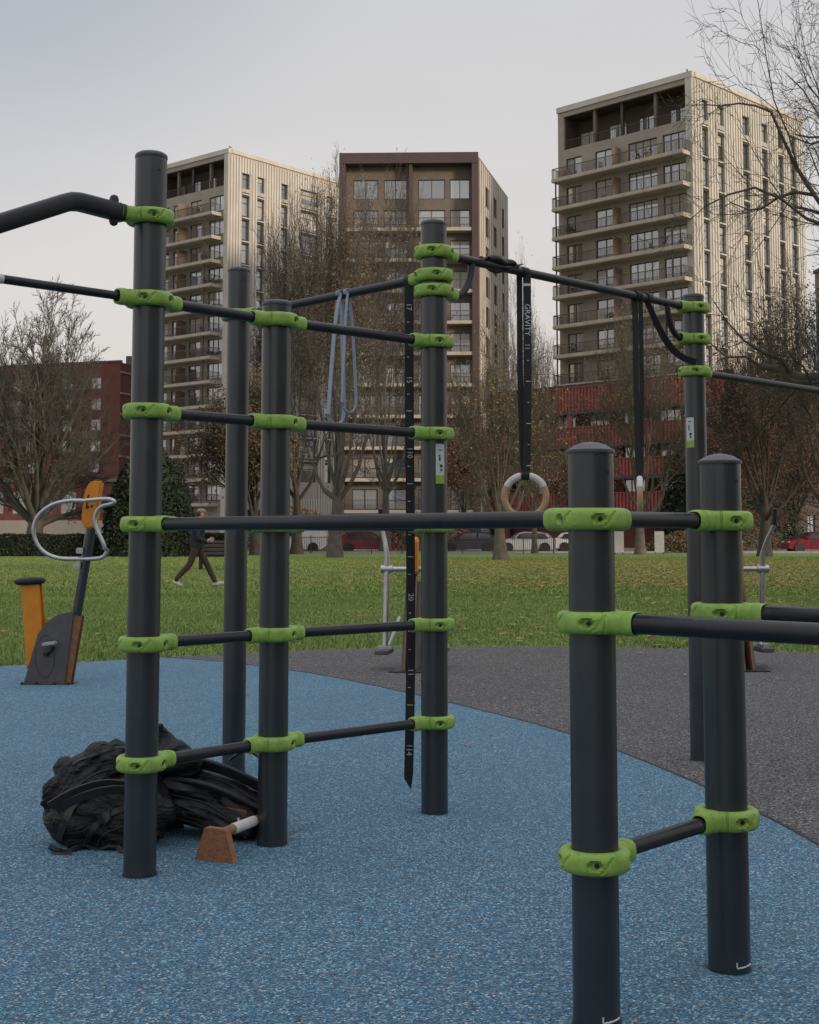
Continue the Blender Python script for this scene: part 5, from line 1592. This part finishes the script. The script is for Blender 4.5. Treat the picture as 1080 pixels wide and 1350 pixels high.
for i, (u, Y, w, h, lf, lb) in enumerate(((390, 112, 9, 3.4, 'leaf_rust', 'russet undergrowth bush behind the second left post'), (560, 112, 8, 3.0, 'leaf_red', 'red-brown undergrowth bush just behind the centre post'), (966, 112, 7, 3.6, 'leaf_red', 'red-brown bush beside the short right post'))):
    x, y, z = place(u, Y); shrub('undergrowth_bush', lb, (x, y, 0), (w, 3, h), 4500, lf, .10, 'bush', 'dome', None, 20 + i)

# ================================================================== park furniture, fence, cars, person
def bench():
    x, y, z = place(293, 47)
    root = empty('park_bench', (x, y, 0), R(0), 'dark park bench on the lawn behind the walking person', 'bench')
    for i in range(4): MB().box((0, -.22 + .13 * i, .45), (1.7, .10, .035)).build('seat_slat', M['frame_dark'], root)
    for i in range(4): MB().box((0, .26 + .02 * i, .56 + .13 * i), (1.7, .03, .095), Matrix.Rotation(R(-9), 3, 'X')).build('back_slat', M['frame_dark'], root)
    for sx in (-.7, .7):
        MB().box((sx, -.2, .215), (.06, .06, .43)).build('leg', M['dark'], root); MB().box((sx, .24, .5), (.06, .05, 1.0)).build('leg', M['dark'], root)
        MB().box((sx, .0, .64), (.06, .5, .04)).build('armrest', M['dark'], root)
bench()
# railing fence along the far side of the lawn, panel by panel
fpost = MB().box((0, 0, .6), (.07, .07, 1.2)).mesh('post', M['frame_dark'])
fb = MB().box((1.0, 0, 1.08), (1.93, .04, .045)).box((1.0, 0, .18), (1.93, .04, .045)).mesh('rail', M['frame_dark'])
fbar = MB().box((0, 0, .63), (.022, .022, .88)).mesh('bar', M['frame_dark'])
fence = empty('railing_fence', (-12.5, 90.4, 0), 0, 'low dark metal railing fence along the far side of the lawn', 'fence')
for i in range(13):
    x = 2.0 * i
    link('post', fpost, fence, (x, 0, 0))
    if i < 12:
        link('rail', fb, fence, (x, 0, 0))
        mbx = MB()
        for k in range(1, 14): mbx.box((x + 2.0 * k / 14, 0, .63), (.022, .022, .86))
        mbx.build('uprights', M['frame_dark'], fence)

def car_paint(name, col): return mat(name, col, .25, .1, .08, 3, spec=.6)
M['red_paint'] = car_paint('red_car_paint', (0.17, 0.008, 0.018)); M['silver_paint'] = car_paint('silver_car_paint', (0.38, 0.40, 0.42))
M['white_paint'] = car_paint('white_car_paint', (0.55, 0.56, 0.57)); M['blue_paint'] = car_paint('dark_car_paint', (0.03, 0.035, 0.05))
M['car_glass'] = mat('car_glass', (0.02, 0.022, 0.025), .08, 0, .1, 3, spec=.9)
M['lamp_glass'] = mat('lamp_glass', (0.5, 0.5, 0.5), .2, 0, .1, 9)
M['tail_lamp'] = mat('tail_lamp', (0.2, 0.01, 0.01), .25, 0, .1, 9)
def car(loc, rz, paint, label, van=False):
    """side profile swept across a body that narrows at nose, tail and roof"""
    root = empty('parked_car', loc, rz, label, 'car', 'cars parked beyond the lawn')
    if van: top = [(-2.3, .55), (-2.3, 1.85), (-2.1, 1.98), (1.0, 1.98), (1.25, 1.9), (1.75, 1.2), (2.3, 1.05), (2.38, .6)]
    else: top = [(-2.05, .55), (-2.08, .9), (-1.95, 1.0), (-1.5, 1.36), (-.9, 1.46), (.1, 1.46), (.45, 1.38), (1.05, .98), (1.7, .88), (2.02, .74), (2.1, .5)]
    bot = [(2.06, .27), (1.75, .22), (-1.75, .22), (-2.02, .3)]
    prof = top + bot
    rows = [(-.84, .86), (-.86, 1.0), (.86, 1.0), (.84, .86)]
    mb = MB(); n = len(prof)
    ys = [-.80, -.87, -.87, .87, .87, .80]; sc = [.97, .995, 1.0, 1.0, .995, .97]
    for yy, s in zip(ys, sc):
        for (x, z) in prof:
            tum = max(0, (z - .95)) / 1.0
            mb.v.append((x * s, yy * (1 - .22 * tum) if not van else yy * (1 - .06 * tum), .22 + (z - .22) * (s if z > .5 else 1)))
    for i in range(5):
        for k in range(n):
            k2 = (k + 1) % n; mb.f.append((i * n + k, i * n + k2, (i + 1) * n + k2, (i + 1) * n + k))
    mb.f.append(tuple(range(n))); mb.f.append(tuple(5 * n + k for k in range(n)))
    body = mb.build('body', M[paint], root, bevel=.03)
    for sy in (-1, 1):
        yb = .852
        wins = [[(-1.55, .98), (-1.3, 1.32), (-.62, 1.38), (-.58, .97)], [(-.5, .97), (-.5, 1.385), (.12, 1.385), (.42, 1.31), (.85, .97)]] if not van else [[(.2, 1.15), (.2, 1.75), (1.1, 1.75), (1.45, 1.2)]]
        for w in wins:
            def f(a, b, t): return (a, sy * (yb * (1 - .22 * max(0, b - .95)) + t + .008), b)
            MB().prism(w, 0, .012, f).build('side_window', M['car_glass'], root)
        for x in (-1.3, 1.32):
            wh = MB(); wh.tube([(x, sy * .66, .31), (x, sy * .85, .31)], .31, 24); w_ = wh.build('wheel', M['rubber'], root, None, True)
            MB().tube([(x, sy * .83, .31), (x, sy * .865, .31)], .19, 16).build('rim', M['galv'], w_, None, True)
            MB().tube([(x, sy * .80, .33), (x, sy * .872, .33)], .375, 24).build('wheel_arch', M['dark'], root, None, True)
        MB().box((2.0 if not van else 2.3, sy * .62, .72 if not van else .85), (.16, .34, .13)).build('headlight', M['lamp_glass'], root, bevel=.02)
        MB().box((-2.03 if not van else -2.27, sy * .68, .85), (.12, .26, .18)).build('tail_light', M['tail_lamp'], root, bevel=.02)
        MB().box((.75, sy * .95, 1.0), (.12, .16, .10)).build('wing_mirror', M[paint], root, bevel=.02)
    if not van:
        MB().add([(.5, -.62, 1.385), (.5, .62, 1.385), (1.06, .70, 1.0), (1.06, -.70, 1.0)], [(0, 1, 2, 3)])
        ws = MB(); ws.add([(.48, -.62, 1.39), (.48, .62, 1.39), (1.05, .70, 1.0), (1.05, -.70, 1.0)], [(0, 1, 2, 3)]); ws.build('windscreen', M['car_glass'], root, (.012, 0, .012))
        ws = MB(); ws.add([(-1.48, -.62, 1.36), (-1.48, .62, 1.36), (-1.93, .70, 1.02), (-1.93, -.70, 1.02)], [(0, 1, 2, 3)]); ws.build('rear_window', M['car_glass'], root, (-.012, 0, .012))
    else:
        ws = MB(); ws.add([(1.27, -.70, 1.88), (1.27, .70, 1.88), (1.74, .76, 1.22), (1.74, -.76, 1.22)], [(0, 1, 2, 3)]); ws.build('windscreen', M['car_glass'], root, (.02, 0, .015))
    return root
x, y, z = place(1071, 97); car((x, y, 0), R(184), 'red_paint', 'red car parked at the right edge beyond the lawn')
x, y, z = place(692, 97.5); car((x, y, 0), R(182), 'silver_paint', 'silver car parked beyond the slender pale trunk')
x, y, z = place(390, 97.5); car((x, y, 0), R(181), 'white_paint', 'white van parked behind the second left post', True)
x, y, z = place(484, 97.5); car((x, y, 0), R(3), 'red_paint', 'dark red car parked beside the thick russet tree trunk')
x, y, z = place(618, 97.5); car((x, y, 0), R(181), 'blue_paint', 'dark car parked just right of the centre post')
x, y, z = place(764, 104); car((x, y, 0), R(2), 'white_paint', 'white car parked behind the front right post')
# two pale notice boards by the trees
for u, lb in ((815, 'pale notice board left of the tree below the edge-on ring'), (868, 'pale notice board right of the tree below the edge-on ring')):
    x, y, z = place(u, 88)
    o = empty('notice_board', (x, y, 0), 0, lb, 'notice board', 'pale notice boards')
    MB().box((0, 0, .78), (.62, .06, 1.35)).build('panel', M['galv'], o, bevel=.01)
    MB().box((0, -.032, .95), (.36, .006, .5)).build('printed_sheet', M['galv'], o)
    for sx in (-.24, .24): MB().box((sx, .05, .7), (.05, .05, 1.4)).build('post', M['dark'], o)

# person walking to the right
M['skin'] = mat('skin', (0.42, 0.24, 0.17), .55, 0, .1, 20); M['navy'] = mat('navy_jacket', (0.016, 0.019, 0.036), .85, 0, .3, 14, .3, 60)
M['trouser'] = mat('brown_trousers', (0.045, 0.028, 0.024), .85, 0, .3, 12, .3, 50); M['cap_cloth'] = mat('grey_cap', (0.21, 0.18, 0.15), .85, 0, .2, 20)
M['shoe'] = mat('pale_shoes', (0.45, 0.44, 0.42), .6, 0, .2, 30); M['hairm'] = mat('dark_hair', (0.03, 0.02, 0.015), .7, 0, .3, 50)
def person():
    q = gnd(259, 773)
    root = empty('person', (q.x, q.y, 0), R(8), 'person in navy jacket, brown trousers and grey cap walking right across the lawn', 'person')
    vs = []; ed = []; rad = []
    def ch(prev, *items):
        for p, r in items:
            vs.append(p); rad.append(r if hasattr(r, '__len__') else (r, r)); i = len(vs) - 1
            if prev is not None: ed.append((prev, i))
            prev = i
        return prev
    pel = ch(None, ((0, 0, .95), (.13, .155)))
    che = ch(pel, ((.01, 0, 1.10), (.145, .165)), ((.03, 0, 1.28), (.155, .19)), ((.045, 0, 1.40), (.135, .175)))
    nk = ch(che, ((.06, 0, 1.50), (.06, .06)), ((.085, 0, 1.57), (.07, .065)))
    ch(nk, ((.10, 0, 1.645), (.097, .078)), ((.10, 0, 1.72), (.075, .065)))
    # far leg reaches forward, near leg trails
    ch(pel, ((.03, .09, .88), .095), ((.22, .10, .52), .078), ((.41, .10, .13), .062), ((.44, .10, .06), .048), ((.56, .10, .055), .035))
    ch(pel, ((-.03, -.09, .88), .095), ((-.15, -.10, .50), .078), ((-.44, -.10, .19), .062), ((-.47, -.10, .10), .045), ((-.38, -.10, .035), .035))
    def hand(prev, p, d, side):
        p = Vector(p); d = Vector(d).normalized(); up = Vector((0, 0, 1)); sd = d.cross(up).normalized(); pal = ch(prev, (tuple(p + d * .05), (.034, .022)))
        k2 = ch(pal, (tuple(p + d * .085), (.034, .018)))
        for j, (o, L) in enumerate(((-.028, .060), (-.010, .070), (.010, .066), (.027, .052))):
            b = p + d * .095 + up.cross(sd) * 0 + up * o
            ch(k2, (tuple(b), .009), (tuple(b + d * L * .5 + sd * .008 * side), .0085), (tuple(b + d * L * .8 + sd * .022 * side), .007))
        ch(pal, (tuple(p + d * .06 + up * .045), .010), (tuple(p + d * .095 + up * .05), .008))
    # near arm bent forward holding up a hand, far arm swings back
    a = ch(che, ((.045, -.20, 1.37), .062), ((.02, -.25, 1.10), .052), ((.19, -.22, 1.03), .040), ((.25, -.20, 1.05), .03)); hand(a, (.25, -.20, 1.05), (1, .2, .25), 1)
    a = ch(che, ((.045, .20, 1.37), .062), ((.0, .25, 1.10), .052), ((.18, .20, 1.0), .040), ((.23, .17, 1.02), .03)); hand(a, (.23, .17, 1.02), (1, -.3, .2), -1)
    me = bpy.data.meshes.new('body'); me.from_pydata(vs, ed, []); me.update()
    o = bpy.data.objects.new('body', me); COL.objects.link(o)
    m = o.modifiers.new('skin', 'SKIN'); m.use_smooth_shade = True
    sv = me.skin_vertices[0].data
    for i, r in enumerate(rad): sv[i].radius = r
    sv[pel].use_root = True
    o.modifiers.new('sub', 'SUBSURF').levels = 2
    for mm in o.modifiers:
        if mm.type == 'SUBSURF': mm.render_levels = 2
    out = evaluated(o); bpy.data.objects.remove(o); bpy.data.meshes.remove(me)
    out.materials.clear()
    for k in ('navy', 'trouser', 'skin', 'shoe'): out.materials.append(M[k])
    for pl in out.polygons:
        c = pl.center; hx = c.x
        if c.z > 1.49: i = 2
        elif c.z < .085: i = 3
        elif c.z < .90: i = 1
        elif c.x > .235 and c.z < 1.2: i = 2
        else: i = 0
        pl.material_index = i; pl.use_smooth = True
    b = link('body', out, root)
    mb = MB(); ellipsoid(mb, (.09, 0, 1.715), (.108, .088, .062), (0, R(4), 0), 16); mb.prism([(.13, -.07), (.22, -.055), (.245, 0), (.22, .055), (.13, .07)], 1.695, 1.708, lambda p, q_, t: (p, q_, t - (p - .13) * .15)); mb.build('cap', M['cap_cloth'], b, None, True)
    mb = MB(); ellipsoid(mb, (.065, 0, 1.655), (.085, .084, .07), n=14); mb.build('hair', M['hairm'], b, None, True)
    mb = MB(); ellipsoid(mb, (.20, 0, 1.625), (.018, .012, .02), n=8); mb.build('nose', M['skin'], b, None, True)
    for sy in (-1, 1):
        mb = MB(); ellipsoid(mb, (.182, sy * .032, 1.655), (.008, .011, .007), n=8); mb.build('eye', M['hairm'], b, None, True)
        mb = MB(); ellipsoid(mb, (.095, sy * .083, 1.645), (.018, .008, .03), n=8); mb.build('ear', M['skin'], b, None, True)
    mb = MB(); ellipsoid(mb, (.184, 0, 1.585), (.008, .024, .005), n=8); mb.build('mouth', M['redbrick'], b, None, True)
    # jacket skirt and shoes
    mb = MB(); 
    mb.lathe([(.145, .86), (.160, .90), (.165, 1.0), (.16, 1.12)], 24); mb.v = [(x, y * 1.12, z) for x, y, z in mb.v]; mb.build('jacket_hem', M['navy'], b, None, True)
    for px, py, pz, rx in ((.50, .10, .055, -12), (-.42, -.10, .065, 28)):
        mb = MB(); ellipsoid(mb, (px, py, pz), (.135, .048, .045), (0, R(rx), 0), 14, .8); mb.build('shoe', M['shoe'], b, None, True)
person()

# curled dry leaves lying on the grey surface and a few on the blue
random.seed(5)
def samp2():
    while True:
        x = random.uniform(-4, 5); y = random.uniform(5, 13.6)
        if y < on_lawn_y(x) - .05 and x > -.3: return x, y, .016
tag(leaf_litter('dry_leaves', 26, samp2, .035, M['leaf_fallen']), 'few dry leaves lying on the rubber surface', 'leaves', kind='stuff')
